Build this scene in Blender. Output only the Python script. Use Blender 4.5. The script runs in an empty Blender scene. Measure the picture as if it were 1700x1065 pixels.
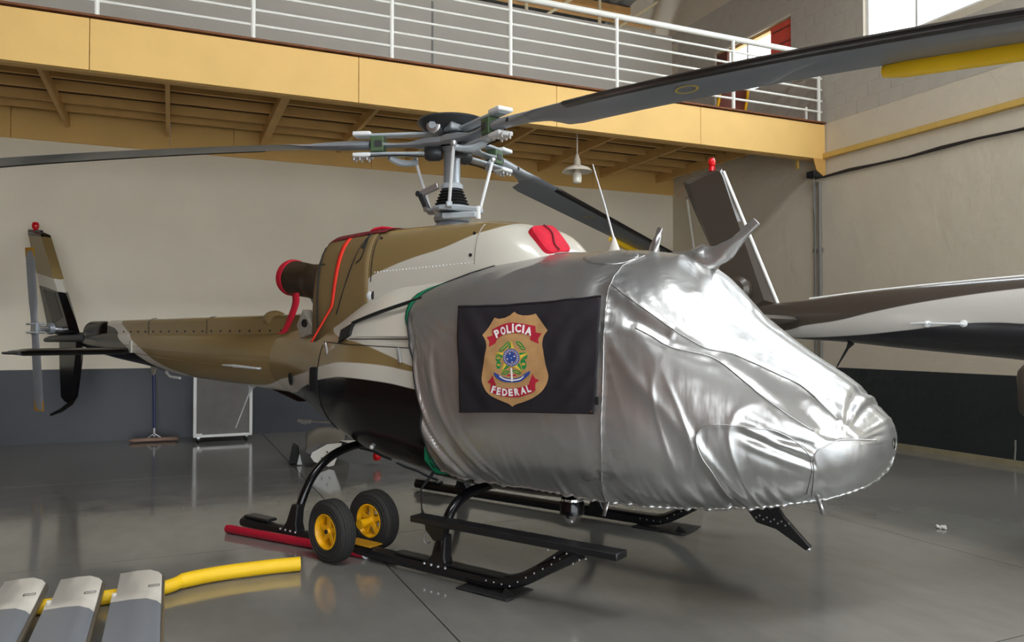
import bpy, bmesh, math, random
from mathutils import Vector, Matrix, noise
from mathutils.geometry import delaunay_2d_cdt
random.seed(7)
R = math.radians
pi = math.pi
scene = bpy.context.scene
COL = scene.collection

# ------------------------------------------------------------------ camera
cam_data = bpy.data.cameras.new('camera')
cam_data.sensor_width = 36.0
cam_data.lens = 36.0 * 1290.0 / 1700.0
cam_data.clip_start = 0.05
cam_data.clip_end = 200
camera = bpy.data.objects.new('camera', cam_data)
camera.location = (0, 0, 1.55)
camera.rotation_euler = (R(90) + math.atan(25.5 / 1290.0), 0, -R(23.76))
COL.objects.link(camera)
scene.camera = camera

# ------------------------------------------------------------------ world, lights, exposure
world = bpy.data.worlds.new('daylight')
world.use_nodes = True
wn = world.node_tree.nodes
wn['Background'].inputs[0].default_value = (0.86, 0.93, 1.0, 1)
wn['Background'].inputs[1].default_value = 2.6
scene.world = world


def area(name, loc, rot, sx, sy, power, col):
    l = bpy.data.lights.new(name, 'AREA')
    l.shape = 'RECTANGLE'
    l.size, l.size_y = sx, sy
    l.energy = power
    l.color = col
    o = bpy.data.objects.new(name, l)
    o.location = loc
    o.rotation_euler = rot
    COL.objects.link(o)
    return o


# daylight through the wide hangar door behind the photographer
area('door_daylight', (1.2, -6.85, 3.0), (R(90), 0, R(180)), 12.8, 5.8, 6300, (0.93, 0.97, 1.0))
area('overhead_fill', (3.5, 1.0, 9.0), (0, 0, 0), 9.0, 1.4, 380, (0.95, 0.98, 1.0))  # added ambient fill lamp under the closed roof, no skylight is modelled
area('window_daylight', (9.16, 3.1, 6.75), (0, R(90), 0), 1.9, 9.8, 130, (0.82, 0.92, 1.0))
scene.view_settings.view_transform = 'Standard'
scene.view_settings.look = 'None'
scene.view_settings.gamma = 1.0
scene.view_settings.use_curve_mapping = False
scene.view_settings.exposure = 0.82

# ------------------------------------------------------------------ materials
MATS = {}


def lin(r, g, b):
    f = lambda c: (c / 255.0 / 12.92) if c <= 10 else (((c / 255.0) + 0.055) / 1.055) ** 2.4
    return (f(r), f(g), f(b), 1.0)


def newmat(name):
    m = bpy.data.materials.new(name)
    m.use_nodes = True
    nt = m.node_tree
    return m, nt, nt.nodes['Principled BSDF']


def mixc(nt, fac, a, b):
    n = nt.nodes.new('ShaderNodeMix')
    n.data_type = 'RGBA'
    for sock, v in ((n.inputs[0], fac), (n.inputs[6], a), (n.inputs[7], b)):
        if isinstance(v, bpy.types.NodeSocket):
            nt.links.new(v, sock)
        else:
            sock.default_value = v
    return n.outputs[2]


def math_n(nt, op, a, b=None, clamp=False):
    n = nt.nodes.new('ShaderNodeMath')
    n.operation = op
    n.use_clamp = clamp
    for i, v in enumerate((a, b)):
        if v is None:
            continue
        if isinstance(v, bpy.types.NodeSocket):
            nt.links.new(v, n.inputs[i])
        else:
            n.inputs[i].default_value = v
    return n.outputs[0]


def noise_n(nt, scale, detail=4, rough=.55, vec=None, stretch=None):
    t = nt.nodes.new('ShaderNodeTexNoise')
    t.inputs['Scale'].default_value = scale
    t.inputs['Detail'].default_value = detail
    t.inputs['Roughness'].default_value = rough
    if vec is None:
        vec = nt.nodes.new('ShaderNodeTexCoord').outputs['Object']
    if stretch:
        mp = nt.nodes.new('ShaderNodeMapping')
        mp.inputs['Scale'].default_value = stretch
        nt.links.new(vec, mp.inputs['Vector'])
        vec = mp.outputs[0]
    nt.links.new(vec, t.inputs['Vector'])
    return t.outputs['Fac']


def ramp_n(nt, fac, a, b, lo=0.0, hi=1.0):
    n = nt.nodes.new('ShaderNodeMapRange')
    nt.links.new(fac, n.inputs[0])
    n.inputs[1].default_value = a
    n.inputs[2].default_value = b
    n.inputs[3].default_value = lo
    n.inputs[4].default_value = hi
    return n.outputs[0]


def bump_n(nt, p, height, strength, dist=.01):
    b = nt.nodes.new('ShaderNodeBump')
    b.inputs['Strength'].default_value = strength
    b.inputs['Distance'].default_value = dist
    nt.links.new(height, b.inputs['Height'])
    nt.links.new(b.outputs[0], p.inputs['Normal'])


def pbr(name, col, rough=.5, metal=0., var=0., vscale=6., bump=0., bscale=40., coat=0., stretch=None, bdist=.01, spec=.5):
    m, nt, p = newmat(name)
    p.inputs['Roughness'].default_value = rough
    p.inputs['Metallic'].default_value = metal
    p.inputs['Specular IOR Level'].default_value = spec
    if coat:
        p.inputs['Coat Weight'].default_value = coat
        p.inputs['Coat Roughness'].default_value = .04
    if var:
        f = noise_n(nt, vscale, 5, .6, stretch=stretch)
        a = tuple(c * (1 - var) for c in col[:3]) + (1,)
        b = tuple(min(1, c * (1 + var)) for c in col[:3]) + (1,)
        nt.links.new(mixc(nt, ramp_n(nt, f, .3, .7), a, b), p.inputs['Base Color'])
    else:
        p.inputs['Base Color'].default_value = col
    if bump:
        bump_n(nt, p, noise_n(nt, bscale, 4), bump, bdist)
    MATS[name] = m
    return m


def curve_above(nt, pts, soft=.004, sep=None):
    """1 where local z lies above the poly-line z(x)"""
    if sep is None:
        tc = nt.nodes.new('ShaderNodeTexCoord')
        s = nt.nodes.new('ShaderNodeSeparateXYZ')
        nt.links.new(tc.outputs['Object'], s.inputs[0])
        sep = s
    xs = [p[0] for p in pts]
    zs = [p[1] for p in pts]
    x0, x1, z0, z1 = min(xs), max(xs), min(zs) - .01, max(zs) + .01
    fx = ramp_n(nt, sep.outputs[0], x0, x1)
    fc = nt.nodes.new('ShaderNodeFloatCurve')
    cv = fc.mapping.curves[0]
    q = sorted(((x - x0) / (x1 - x0), (z - z0) / (z1 - z0)) for x, z in pts)
    cv.points[0].location = q[0]
    cv.points[1].location = q[-1]
    for a in q[1:-1]:
        cv.points.new(*a)
    for pnt in cv.points:
        pnt.handle_type = 'AUTO_CLAMPED'
    fc.mapping.update()
    nt.links.new(fx, fc.inputs['Value'])
    zc = ramp_n(nt, fc.outputs[0], 0, 1, z0, z1)
    d = math_n(nt, 'SUBTRACT', sep.outputs[2], zc)
    return ramp_n(nt, d, -soft, soft)


TAN = lin(142, 120, 78)
WHITE = lin(214, 209, 196)
BLACK = (.004, .004, .005, 1)


def glossy_paint(name, build, rough=.24, coat=.3, metal=0.):
    m, nt, p = newmat(name)
    nt.links.new(build(nt), p.inputs['Base Color'])
    p.inputs['Roughness'].default_value = rough
    p.inputs['Coat Weight'].default_value = coat
    p.inputs['Coat Roughness'].default_value = .05
    p.inputs['Metallic'].default_value = metal
    MATS[name] = m
    return m


ZB = [(-6.7, 1.80), (-5.40, 1.66), (-5.243, 1.557), (-4.99, 1.45), (-4.73, 1.355), (-4.416, 1.242), (-4.12, 1.159), (-3.6, 1.02),
      (-2.6, .98), (-1.75, 1.03), (-1.327, 1.109), (-.85, 1.199), (-.614, 1.225), (-.378, 1.243), (.088, 1.224), (.447, 1.184), (3.3, .9)]
ZT = [(-6.7, 1.90), (-5.35, 1.80), (-5.18, 1.695), (-4.93, 1.557), (-4.47, 1.372), (-4.223, 1.267), (-3.796, 1.156), (-3.3, 1.085), (-2.473, 1.075),
      (-1.779, 1.164), (-1.266, 1.235), (-.679, 1.328), (-.355, 1.354), (-.012, 1.347), (.436, 1.302), (3.3, 1.1)]
ZU = [(-6.7, 3.), (-2, 2.6), (-1.1, 1.9), (-.763, 1.584), (-.173, 1.492), (.135, 1.413), (.426, 1.337), (3.3, 1.0)]
ZC = [(-1.5, 1.45), (-.973, 1.641), (-.638, 1.834), (-.427, 2.012), (-.172, 2.094), (.037, 2.143), (.344, 2.2), (.649, 2.288), (.732, 2.307), (.835, 2.345), (1.3, 2.6)]


def livery(nt):
    a = mixc(nt, curve_above(nt, ZB), BLACK, WHITE)
    b = mixc(nt, curve_above(nt, ZT), a, TAN)
    return mixc(nt, curve_above(nt, ZU), b, WHITE)


glossy_paint('livery', livery)
glossy_paint('cowl_livery', lambda nt: mixc(nt, curve_above(nt, ZC), WHITE, TAN))
glossy_paint('fin_livery', lambda nt: mixc(nt, curve_above(nt, [(-8.4, 2.32), (-7.51, 2.26), (-6.77, 2.13), (-6., 2.0)]),
                                           BLACK, mixc(nt, curve_above(nt, [(-8.4, 2.56), (-7.62, 2.44), (-6.91, 2.31), (-6, 2.1)]), WHITE,
                                                       mixc(nt, curve_above(nt, [(-8.4, 3.06), (-7.9, 2.98), (-7.4, 2.92), (-6, 2.8)]), TAN, BLACK))))
DK = lin(70, 62, 54)
GR = lin(190, 186, 178)
glossy_paint('second_livery', lambda nt: mixc(nt, curve_above(nt, [(-1.5, 1.52), (.3, 1.54), (.65, 1.555), (1.11, 1.597), (1.41, 1.633), (1.69, 1.652), (1.91, 1.641), (9, 1.2)]), lin(38, 38, 41),
                                              mixc(nt, curve_above(nt, [(-1.5, 1.56), (.1, 1.60), (.3, 1.643), (.555, 1.676), (.89, 1.749), (1.33, 1.828), (1.91, 1.897), (9, 2.4)]), GR, DK)))
pbr('tan_paint', TAN, .22, coat=.7)
pbr('white_paint', WHITE, .25, coat=.6)
pbr('black_gloss', BLACK, .2, coat=.15, spec=.4)
pbr('black_metal', (.012, .012, .013, 1), .32, var=.2)
pbr('black_rubber', (.015, .015, .015, 1), .62, bump=.2, bscale=90)
pbr('second_brown', DK, .34, coat=.15)
pbr('alu', (.62, .63, .64, 1), .32, metal=.85)
pbr('hub_grey', lin(150, 155, 160), .35, metal=.35, var=.06)
pbr('hub_dark', lin(58, 60, 63), .4, metal=.3)
pbr('hub_white', lin(222, 224, 224), .35)
pbr('bearing_green', lin(70, 92, 62), .5, var=.1)
pbr('chrome', (.8, .8, .8, 1), .08, metal=1)
pbr('blade_grey', lin(124, 129, 136), .36, coat=.2)
pbr('blade_strip', lin(58, 53, 50), .28, metal=.5)
pbr('blade_light', lin(168, 176, 182), .3, coat=.4)
pbr('foam_yellow', lin(255, 205, 28), .55, var=.05)
pbr('mark_yellow', lin(190, 165, 60), .5)
pbr('ochre', lin(176, 128, 30), .4)
pbr('red_fabric', lin(214, 22, 52), .8, var=.15, vscale=9, bump=.3, bscale=30)
pbr('dark_red', lin(116, 26, 34), .8, var=.2)
pbr('strap_red', lin(238, 52, 30), .65, var=.06)
pbr('red_glass', lin(214, 14, 26), .15, coat=.3)
pbr('tan_canvas', lin(128, 106, 68), .6, var=.06, bump=.25, bscale=14)
pbr('green_lining', lin(0, 138, 96), .6, var=.12)
pbr('cord_black', (.01, .01, .01, 1), .7)
pbr('exhaust_metal', lin(92, 80, 68), .42, metal=.7, var=.25, vscale=5)
pbr('grey_plate', lin(158, 150, 138), .5, var=.15, vscale=20)
pbr('rail_white', lin(236, 235, 226), .35, var=.03)
pbr('yellow_wall', lin(232, 190, 114), .65, var=.05, vscale=1.6, bump=.06, bscale=60)
pbr('soffit_paint', lin(214, 172, 104), .7, var=.1, vscale=2)
pbr('soffit_board', lin(82, 56, 32), .8, var=.15, vscale=3)
pbr('deck_edge', lin(120, 74, 46), .8, var=.3, vscale=8)
pbr('upper_wall', lin(196, 190, 178), .75, var=.04, vscale=1.5, bump=.1, bscale=70)
pbr('block_paint', lin(188, 182, 170), .7, var=.05, vscale=4, bump=.25, bscale=50)
pbr('roof_metal', lin(120, 122, 124), .4, metal=.5, var=.15)
pbr('purlin', lin(196, 150, 92), .6, var=.12)
pbr('girder_cream', lin(224, 208, 170), .6)
pbr('left_wall_paint', lin(104, 64, 38), .7, var=.08, vscale=1.)
pbr('front_wall_paint', lin(146, 118, 90), .7, var=.08, vscale=1.)
pbr('pipe_yellow', lin(214, 178, 96), .5, var=.08)
pbr('cable_black', lin(46, 40, 38), .6, var=.2)
pbr('conduit_grey', lin(132, 130, 124), .5)
pbr('enamel', lin(226, 216, 198), .35, var=.08, vscale=14)
pbr('bulb_glass', lin(236, 232, 216), .12, coat=.6)
pbr('wood_trim', lin(206, 160, 86), .6, var=.1)
pbr('frame_white', lin(238, 238, 234), .4)
pbr('shutter_red', lin(232, 86, 66), .5, var=.1)
pbr('shutter_dark', lin(112, 58, 46), .55, var=.2)
pbr('building_cream', lin(250, 238, 196), .8, var=.05)
pbr('tree_green', lin(120, 140, 90), .8, var=.3)
pbr('tyre', lin(44, 43, 41), .75, bump=.3, bscale=60, var=.15, vscale=20)
pbr('hub_yellow', lin(240, 178, 14), .4, var=.12, vscale=18)
pbr('towbar_red', lin(176, 20, 48), .38, coat=.3)
pbr('mop_blue', lin(34, 44, 96), .4)
pbr('mop_head', lin(176, 146, 128), .95, var=.2, vscale=60, bump=.6, bscale=120)
pbr('board_grey', lin(112, 108, 104), .6, var=.12, vscale=6)
pbr('flag_black', lin(27, 21, 28), .75, var=.12, vscale=8, bump=.25, bscale=240)
pbr('shield_tan', lin(186, 142, 92), .8, var=.12, vscale=14)
pbr('banner_red', lin(178, 28, 52), .75, var=.06)
pbr('print_white', lin(242, 238, 236), .75)
pbr('print_green', lin(30, 132, 62), .75)
pbr('print_yellow', lin(228, 196, 70), .75)
pbr('print_blue', lin(44, 72, 150), .75)
pbr('print_gold', lin(196, 160, 70), .75)
pbr('concrete_out', lin(190, 188, 182), .8)
pbr('blade_tip', lin(226, 220, 208), .3, coat=.4, var=.03)
pbr('blade_side', lin(122, 112, 98), .3, metal=.4)
pbr('debris', lin(210, 206, 198), .8)
pbr('skirting', lin(150, 140, 112), .7, var=.15)
pbr('dark_void', (.006, .006, .006, 1), .7)


def split_wall(name, up, lo, z, bscale, bstr, vs):
    m, nt, p = newmat(name)
    tc = nt.nodes.new('ShaderNodeTexCoord')
    s = nt.nodes.new('ShaderNodeSeparateXYZ')
    nt.links.new(tc.outputs['Object'], s.inputs[0])
    f = ramp_n(nt, s.outputs[2], z - .004, z + .004)
    n = ramp_n(nt, noise_n(nt, vs, 6, .65), .3, .7)
    upc = mixc(nt, n, tuple(c * .95 for c in up[:3]) + (1,), tuple(min(1, c * 1.04) for c in up[:3]) + (1,))
    loc = mixc(nt, n, tuple(c * .8 for c in lo[:3]) + (1,), tuple(c * 1.2 for c in lo[:3]) + (1,))
    nt.links.new(mixc(nt, f, loc, upc), p.inputs['Base Color'])
    nt.links.new(ramp_n(nt, f, 0, 1, .42, .75), p.inputs['Roughness'])
    bump_n(nt, p, noise_n(nt, bscale, 5, .6), bstr, .02 if bstr > .5 else .01)
    MATS[name] = m


split_wall('back_wall', lin(242, 233, 211), lin(52, 54, 60), 1.07, 14, .12, .7)
split_wall('right_wall', lin(214, 204, 184), lin(40, 46, 48), 1.08, 5, .9, 1.1)


def floor_material():
    m, nt, p = newmat('polished_concrete')
    g = nt.nodes.new('ShaderNodeNewGeometry').outputs['Position']
    n1 = ramp_n(nt, noise_n(nt, .55, 6, .6, g), .32, .68)
    n2 = ramp_n(nt, noise_n(nt, 7, 4, .55, g, (1, .35, 1)), .35, .7)
    c = mixc(nt, n1, lin(113, 112, 107), lin(133, 131, 125))
    c = mixc(nt, math_n(nt, 'MULTIPLY', n2, .2), c, lin(94, 92, 88))
    sp = ramp_n(nt, noise_n(nt, 1.3, 2, .5, g), .60, .80)
    c = mixc(nt, math_n(nt, 'MULTIPLY', sp, .22), c, lin(104, 90, 72))
    nt.links.new(c, p.inputs['Base Color'])
    nt.links.new(ramp_n(nt, noise_n(nt, 3, 2, .5, g), .3, .7, .07, .14), p.inputs['Roughness'])
    p.inputs['Specular IOR Level'].default_value = .62
    b = nt.nodes.new('ShaderNodeBump')
    b.inputs['Strength'].default_value = .06
    b.inputs['Distance'].default_value = .004
    nt.links.new(noise_n(nt, 9, 3, .5, g), b.inputs['Height'])
    nt.links.new(b.outputs[0], p.inputs['Normal'])
    MATS['floor'] = m


floor_material()


def silver_material():
    m, nt, p = newmat('silver_fabric')
    g = nt.nodes.new('ShaderNodeTexCoord').outputs['Object']
    n1 = ramp_n(nt, noise_n(nt, 2.2, 5, .6, g), .3, .7)
    nt.links.new(mixc(nt, n1, (.47, .47, .46, 1), (.58, .58, .565, 1)), p.inputs['Base Color'])
    p.inputs['Metallic'].default_value = .82
    nt.links.new(ramp_n(nt, noise_n(nt, 3, 2, .5, g), .3, .75, .27, .36), p.inputs['Roughness'])
    mx = math_n(nt, 'ADD', math_n(nt, 'MULTIPLY', noise_n(nt, 4., 2, .5, g), 1.0), math_n(nt, 'MULTIPLY', noise_n(nt, 1., 2, .5, g, (16, 16, 3.2)), .55))
    bump_n(nt, p, mx, .28, .014)
    MATS['silver'] = m


silver_material()


def pane_material():
    m = bpy.data.materials.new('window_glass')
    m.use_nodes = True
    nt = m.node_tree
    nt.nodes.clear()
    out = nt.nodes.new('ShaderNodeOutputMaterial')
    mix = nt.nodes.new('ShaderNodeMixShader')
    tr = nt.nodes.new('ShaderNodeBsdfTransparent')
    gl = nt.nodes.new('ShaderNodeBsdfGlossy')
    gl.inputs['Roughness'].default_value = .02
    mix.inputs[0].default_value = .07
    nt.links.new(tr.outputs[0], mix.inputs[1])
    nt.links.new(gl.outputs[0], mix.inputs[2])
    nt.links.new(mix.outputs[0], out.inputs[0])
    MATS['pane'] = m


pane_material()


# ------------------------------------------------------------------ geometry helpers
def V(*a):
    return Vector(a)


class G:
    def __init__(s):
        s.v = []
        s.f = []

    def add(s, vs, fs):
        o = len(s.v)
        s.v += [tuple(p) for p in vs]
        s.f += [tuple(i + o for i in f) for f in fs]
        return s

    def box(s, c, size, rot=None):
        vs = [Vector((x * size[0] / 2, y * size[1] / 2, z * size[2] / 2)) for x in (-1, 1) for y in (-1, 1) for z in (-1, 1)]
        if rot is not None:
            vs = [rot @ p for p in vs]
        c = Vector(c)
        return s.add([p + c for p in vs], [(0, 1, 3, 2), (4, 6, 7, 5), (0, 4, 5, 1), (2, 3, 7, 6), (0, 2, 6, 4), (1, 5, 7, 3)])

    def beam(s, a, b, w, h, up=(0, 0, 1)):
        a, b = Vector(a), Vector(b)
        d = (b - a).normalized()
        u = Vector(up)
        sd = d.cross(u).normalized()
        u = sd.cross(d).normalized()
        vs = [p + sd * (x * w / 2) + u * (y * h / 2) for p in (a, b) for x, y in ((-1, -1), (1, -1), (1, 1), (-1, 1))]
        return s.add(vs, [(3, 2, 1, 0), (4, 5, 6, 7), (0, 1, 5, 4), (1, 2, 6, 5), (2, 3, 7, 6), (3, 0, 4, 7)])

    def loft(s, rings, cap0=True, cap1=True, closed=True):
        n = len(rings[0])
        vs = [p for r in rings for p in r]
        fs = []
        m = n if closed else n - 1
        for i in range(len(rings) - 1):
            for j in range(m):
                k = (j + 1) % n
                fs.append((i * n + j, i * n + k, (i + 1) * n + k, (i + 1) * n + j))
        if cap0:
            fs.append(tuple(range(n - 1, -1, -1)))
        if cap1:
            fs.append(tuple((len(rings) - 1) * n + j for j in range(n)))
        return s.add(vs, fs)

    def tube(s, pts, r, n=10, cap=True, flat=1.0, up=None):
        pts = [Vector(p) for p in pts]
        rr = r if isinstance(r, (list, tuple)) else [r] * len(pts)
        rings = []
        prev = None
        for i, p in enumerate(pts):
            d = (pts[min(i + 1, len(pts) - 1)] - pts[max(i - 1, 0)]).normalized()
            if prev is None:
                u = Vector(up) if up else (Vector((0, 0, 1)) if abs(d.z) < .9 else Vector((1, 0, 0)))
            else:
                u = prev
            sd = d.cross(u).normalized()
            u = sd.cross(d).normalized()
            prev = u
            rings.append([p + sd * (math.cos(t) * rr[i]) + u * (math.sin(t) * rr[i] * flat) for t in [2 * pi * k / n for k in range(n)]])
        return s.loft(rings, cap, cap)

    def lathe(s, prof, c=(0, 0, 0), axis=(0, 0, 1), n=24, cap=True):
        """prof: list of (radius, distance along axis)"""
        ax = Vector(axis).normalized()
        u = Vector((0, 0, 1)) if abs(ax.z) < .9 else Vector((1, 0, 0))
        sd = ax.cross(u).normalized()
        u = sd.cross(ax).normalized()
        c = Vector(c)
        rings = [[c + ax * h + (sd * math.cos(2 * pi * k / n) + u * math.sin(2 * pi * k / n)) * max(r, .0004) for k in range(n)] for r, h in prof]
        return s.loft(rings, cap, cap)

    def sphere(s, c, r, n=12, sc=(1, 1, 1)):
        c = Vector(c)
        rings = []
        for i in range(n // 2 + 1):
            t = -pi / 2 + pi * i / (n // 2)
            rr = max(math.cos(t), .01)
            rings.append([c + Vector((r * rr * math.cos(2 * pi * k / n) * sc[0], r * rr * math.sin(2 * pi * k / n) * sc[1], r * math.sin(t) * sc[2])) for k in range(n)])
        return s.loft(rings)

    def prism(s, poly, off):
        """poly: 3D polygon; off: extrusion vector, centred"""
        o = Vector(off) / 2
        a = [Vector(p) - o for p in poly]
        b = [Vector(p) + o for p in poly]
        n = len(a)
        fs = [tuple(range(n - 1, -1, -1)), tuple(range(n, 2 * n))]
        fs += [(i, (i + 1) % n, n + (i + 1) % n, n + i) for i in range(n)]
        return s.add(a + b, fs)

    def grid(s, rows):
        n = len(rows[0])
        fs = [(i * n + j, i * n + j + 1, (i + 1) * n + j + 1, (i + 1) * n + j) for i in range(len(rows) - 1) for j in range(n - 1)]
        return s.add([p for r in rows for p in r], fs)

    def mesh(s, name, smooth=True, angle=35):
        me = bpy.data.meshes.new(name)
        me.from_pydata(s.v, [], s.f)
        bm = bmesh.new()
        bm.from_mesh(me)
        bmesh.ops.recalc_face_normals(bm, faces=bm.faces)
        bm.to_mesh(me)
        bm.free()
        if smooth:
            me.shade_smooth()
            me.set_sharp_from_angle(angle=R(angle))
        return me

    def build(s, name, mat, parent=None, smooth=True, bevel=0., angle=35, solid=0.):
        o = bpy.data.objects.new(name, s.mesh(name, smooth, angle))
        o.data.materials.append(MATS[mat])
        COL.objects.link(o)
        if parent:
            o.parent = parent
        if solid:
            md = o.modifiers.new('solid', 'SOLIDIFY')
            md.thickness = solid
            md.offset = -1
        if bevel:
            md = o.modifiers.new('bevel', 'BEVEL')
            md.width = bevel
            md.segments = 2
            md.limit_method = 'ANGLE'
        return o


def thing(name, label, cat, loc=(0, 0, 0), rz=0., group=None):
    o = bpy.data.objects.new(name, None)
    o.empty_display_size = .1
    o.location = loc
    o.rotation_euler = (0, 0, rz)
    COL.objects.link(o)
    return tag(o, label, cat, group)


def tag(o, label, cat, group=None):
    o['label'] = label
    o['category'] = cat
    if group:
        o['group'] = group
    return o


def struct(o, label=None):
    o['kind'] = 'structure'
    if label:
        o['label'] = label
    return o


def copy_piece(o, parent, loc=None, rot=None):
    c = o.copy()
    COL.objects.link(c)
    c.parent = parent
    if loc is not None:
        c.location = loc
    if rot is not None:
        c.rotation_euler = rot
    return c


def spline(pts, n):
    """Catmull-Rom through pts"""
    P = [Vector(p) for p in pts]
    P = [P[0] * 2 - P[1]] + P + [P[-1] * 2 - P[-2]]
    out = []
    m = len(P) - 3
    for i in range(n + 1):
        t = i / n * m
        k = min(int(t), m - 1)
        u = t - k
        a, b, c, d = P[k:k + 4]
        out.append(.5 * ((2 * b) + (c - a) * u + (2 * a - 5 * b + 4 * c - d) * u * u + (3 * b - a - 3 * c + d) * u ** 3))
    return out


def pchip(xs, ys):
    n = len(xs)
    h = [xs[i + 1] - xs[i] for i in range(n - 1)]
    d = [(ys[i + 1] - ys[i]) / h[i] for i in range(n - 1)]
    m = [0.] * n
    for i in range(1, n - 1):
        if d[i - 1] * d[i] > 0:
            w1 = 2 * h[i] + h[i - 1]
            w2 = h[i] + 2 * h[i - 1]
            m[i] = (w1 + w2) / (w1 / d[i - 1] + w2 / d[i])
    m[0], m[-1] = d[0], d[-1]

    def f(x):
        x = min(max(x, xs[0]), xs[-1])
        i = 0
        while i < n - 2 and x > xs[i + 1]:
            i += 1
        t = (x - xs[i]) / h[i]
        return (2 * t ** 3 - 3 * t ** 2 + 1) * ys[i] + (t ** 3 - 2 * t ** 2 + t) * h[i] * m[i] + (-2 * t ** 3 + 3 * t ** 2) * ys[i + 1] + (t ** 3 - t ** 2) * h[i] * m[i + 1]
    return f


def sstep(a, b, x):
    t = min(max((x - a) / (b - a), 0), 1)
    return t * t * (3 - 2 * t)


def lerp(a, b, t):
    return a + (b - a) * t


# ================================================================== THE HANGAR
WX, WY = 9.27, 13.0          # right wall, back wall
X0, Y0 = -8.0, -7.0          # left wall, front wall
MEZ = 9.0                    # front edge of the mezzanine
ROOF_Y = 15.6

# floor: dark joint bed with separate polished slabs
gx = [X0, -2.52, 1.36, 5.24, WX]
gy = [Y0, -4.1, -.73, 2.65, 6.02, 9.4, WY]
fl = struct(G().box(((X0 + WX) / 2, (Y0 + ROOF_Y) / 2, -.06), (WX - X0 + .4, ROOF_Y - Y0 + .4, .09)).build('floor', 'dark_void', smooth=False), 'polished grey concrete hangar floor')
for i in range(len(gx) - 1):
    for j in range(len(gy) - 1):
        a, b, c, d = gx[i] + .004, gx[i + 1] - .004, gy[j] + .004, gy[j + 1] - .004
        G().box(((a + b) / 2, (c + d) / 2, -.0125), (b - a, d - c, .025)).build('floor_slab', 'floor', fl, smooth=False)

# back wall with a yellow ring beam under the mezzanine
struct(G().box(((X0 + WX) / 2, WY + .1, 2.2), (WX - X0, .2, 4.44)).build('wall_back', 'back_wall', smooth=False), 'cream back wall with dark grey painted dado')
beam1 = thing('trim_1', '', '')
del beam1['label'], beam1['category']
struct(beam1, 'ochre ring beam along the top of the back wall')
xs = [X0, -4.6, -2.1, -.02, .9, 3.1, 5.3, 7.4, WX]
for a, b in zip(xs[:-1], xs[1:]):
    G().box(((a + b) / 2, WY + .085, 4.615), (b - a - .006, .25, .46)).build('beam_panel', 'yellow_wall', beam1, bevel=.004)
struct(G().box(((X0 + WX) / 2, WY + .1, 6.24), (WX - X0, .2, 2.76)).build('wall_upper', 'upper_wall', smooth=False), 'grey partition wall standing behind the mezzanine railing')
G().box((4.19, WY - .004, 6.2), (.035, .012, 2.5)).build('wall_joint', 'conduit_grey', bpy.data.objects['wall_upper'])
# corrugated cladding and outer frame above the partition
rows = []
for zz in (4.9, 9.6):
    rows.append([V(X0 + k * .06, ROOF_Y + (.05 if (k % 4) in (0, 1) else 0), zz) for k in range(int((WX - X0) / .06) + 1)])
struct(G().grid(rows).build('wall_cladding', 'roof_metal', smooth=False, solid=.01), 'corrugated grey metal cladding high behind the partition')
rows = []
for k in range(int((WX - X0) / .08) + 2):
    x = X0 + k * .08
    dz = .03 if (k % 4) in (0, 1) else 0
    rows.append([V(x, y, z + dz) for y, z in ((Y0, 8.6), (3.0, 9.8), (ROOF_Y + .1, 8.75))])
ceil = struct(G().grid(rows).build('ceiling', 'roof_metal', smooth=False, solid=.01), 'corrugated metal hangar roof')
for y in [k * 1.3 - 6.2 for k in range(17)]:
    z = (8.6 + (y + 7) * .12 if y < 3 else 9.8 - (y - 3) * .0833) - .09
    G().box(((X0 + WX) / 2, y, z), (WX - X0, .09, .14)).build('purlin', 'purlin', ceil)
for y, z in ((ROOF_Y - .25, 8.05), (ROOF_Y - .25, 8.4), (ROOF_Y - .9, 8.62), (13.75, 7.80), (13.75, 8.12)):
    G().box(((X0 + WX) / 2, y, z), (WX - X0, .12, .13)).build('girt', 'purlin', ceil, bevel=.02)
gird = ceil
xk = WX - .25
while xk > -3:
    G().beam((xk - 1.15, 13.5, 7.5), (xk - 1.15, 13.5, 8.72), .05, .05, (1, 0, 0)).build('girder_post', 'girder_cream', gird)
    G().beam((xk - 1.1, 13.52, 7.55), (xk + .35, 13.52, 8.6), .05, .06, (0, 1, 0)).build('girder_brace', 'girder_cream', gird)
    xk -= 1.62

# right wall in pieces round its openings
W1 = (9.72, 11.66, 5.82, 6.80)   # small window  y0 y1 z0 z1
W2 = (-2.2, 8.27, 5.74, 7.75)      # large window
rw = G()


def wall_x(y0, y1, z0, z1, g=rw, t=.2):
    g.box((WX + t / 2, (y0 + y1) / 2, (z0 + z1) / 2), (t, y1 - y0, z1 - z0))


wall_x(Y0, ROOF_Y + .2, -.05, W2[2])
wall_x(Y0, W2[0], W2[2], 10)
wall_x(W2[0], W2[1], W2[3], 10)
wall_x(W2[1], W1[0], W2[2], 10)
wall_x(W1[1], ROOF_Y + .2, W2[2], 10)
wall_x(W1[0], W1[1], W2[2], W1[2])
wall_x(W1[0], W1[1], W1[3], 10)
wr = struct(rw.build('wall_right', 'right_wall', smooth=False), 'rough plastered grey right wall with dark dado')
# painted concrete blocks above the plaster
bl, bh, t = .40, .20, .016
proto = {}


def block(y0, y1, z0, z1):
    key = (round(y1 - y0, 3), round(z1 - z0, 3))
    if key not in proto:
        me = G().box((0, 0, 0), (t, key[0] - .006, key[1] - .006)).mesh('block', False)
        me.materials.append(MATS['block_paint'])
        proto[key] = me
    o = bpy.data.objects.new('block', proto[key])
    o.location = (WX + t / 2 - .004 + random.uniform(-.0008, .0008), (y0 + y1) / 2, (z0 + z1) / 2)
    COL.objects.link(o)
    o.parent = wr


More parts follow.
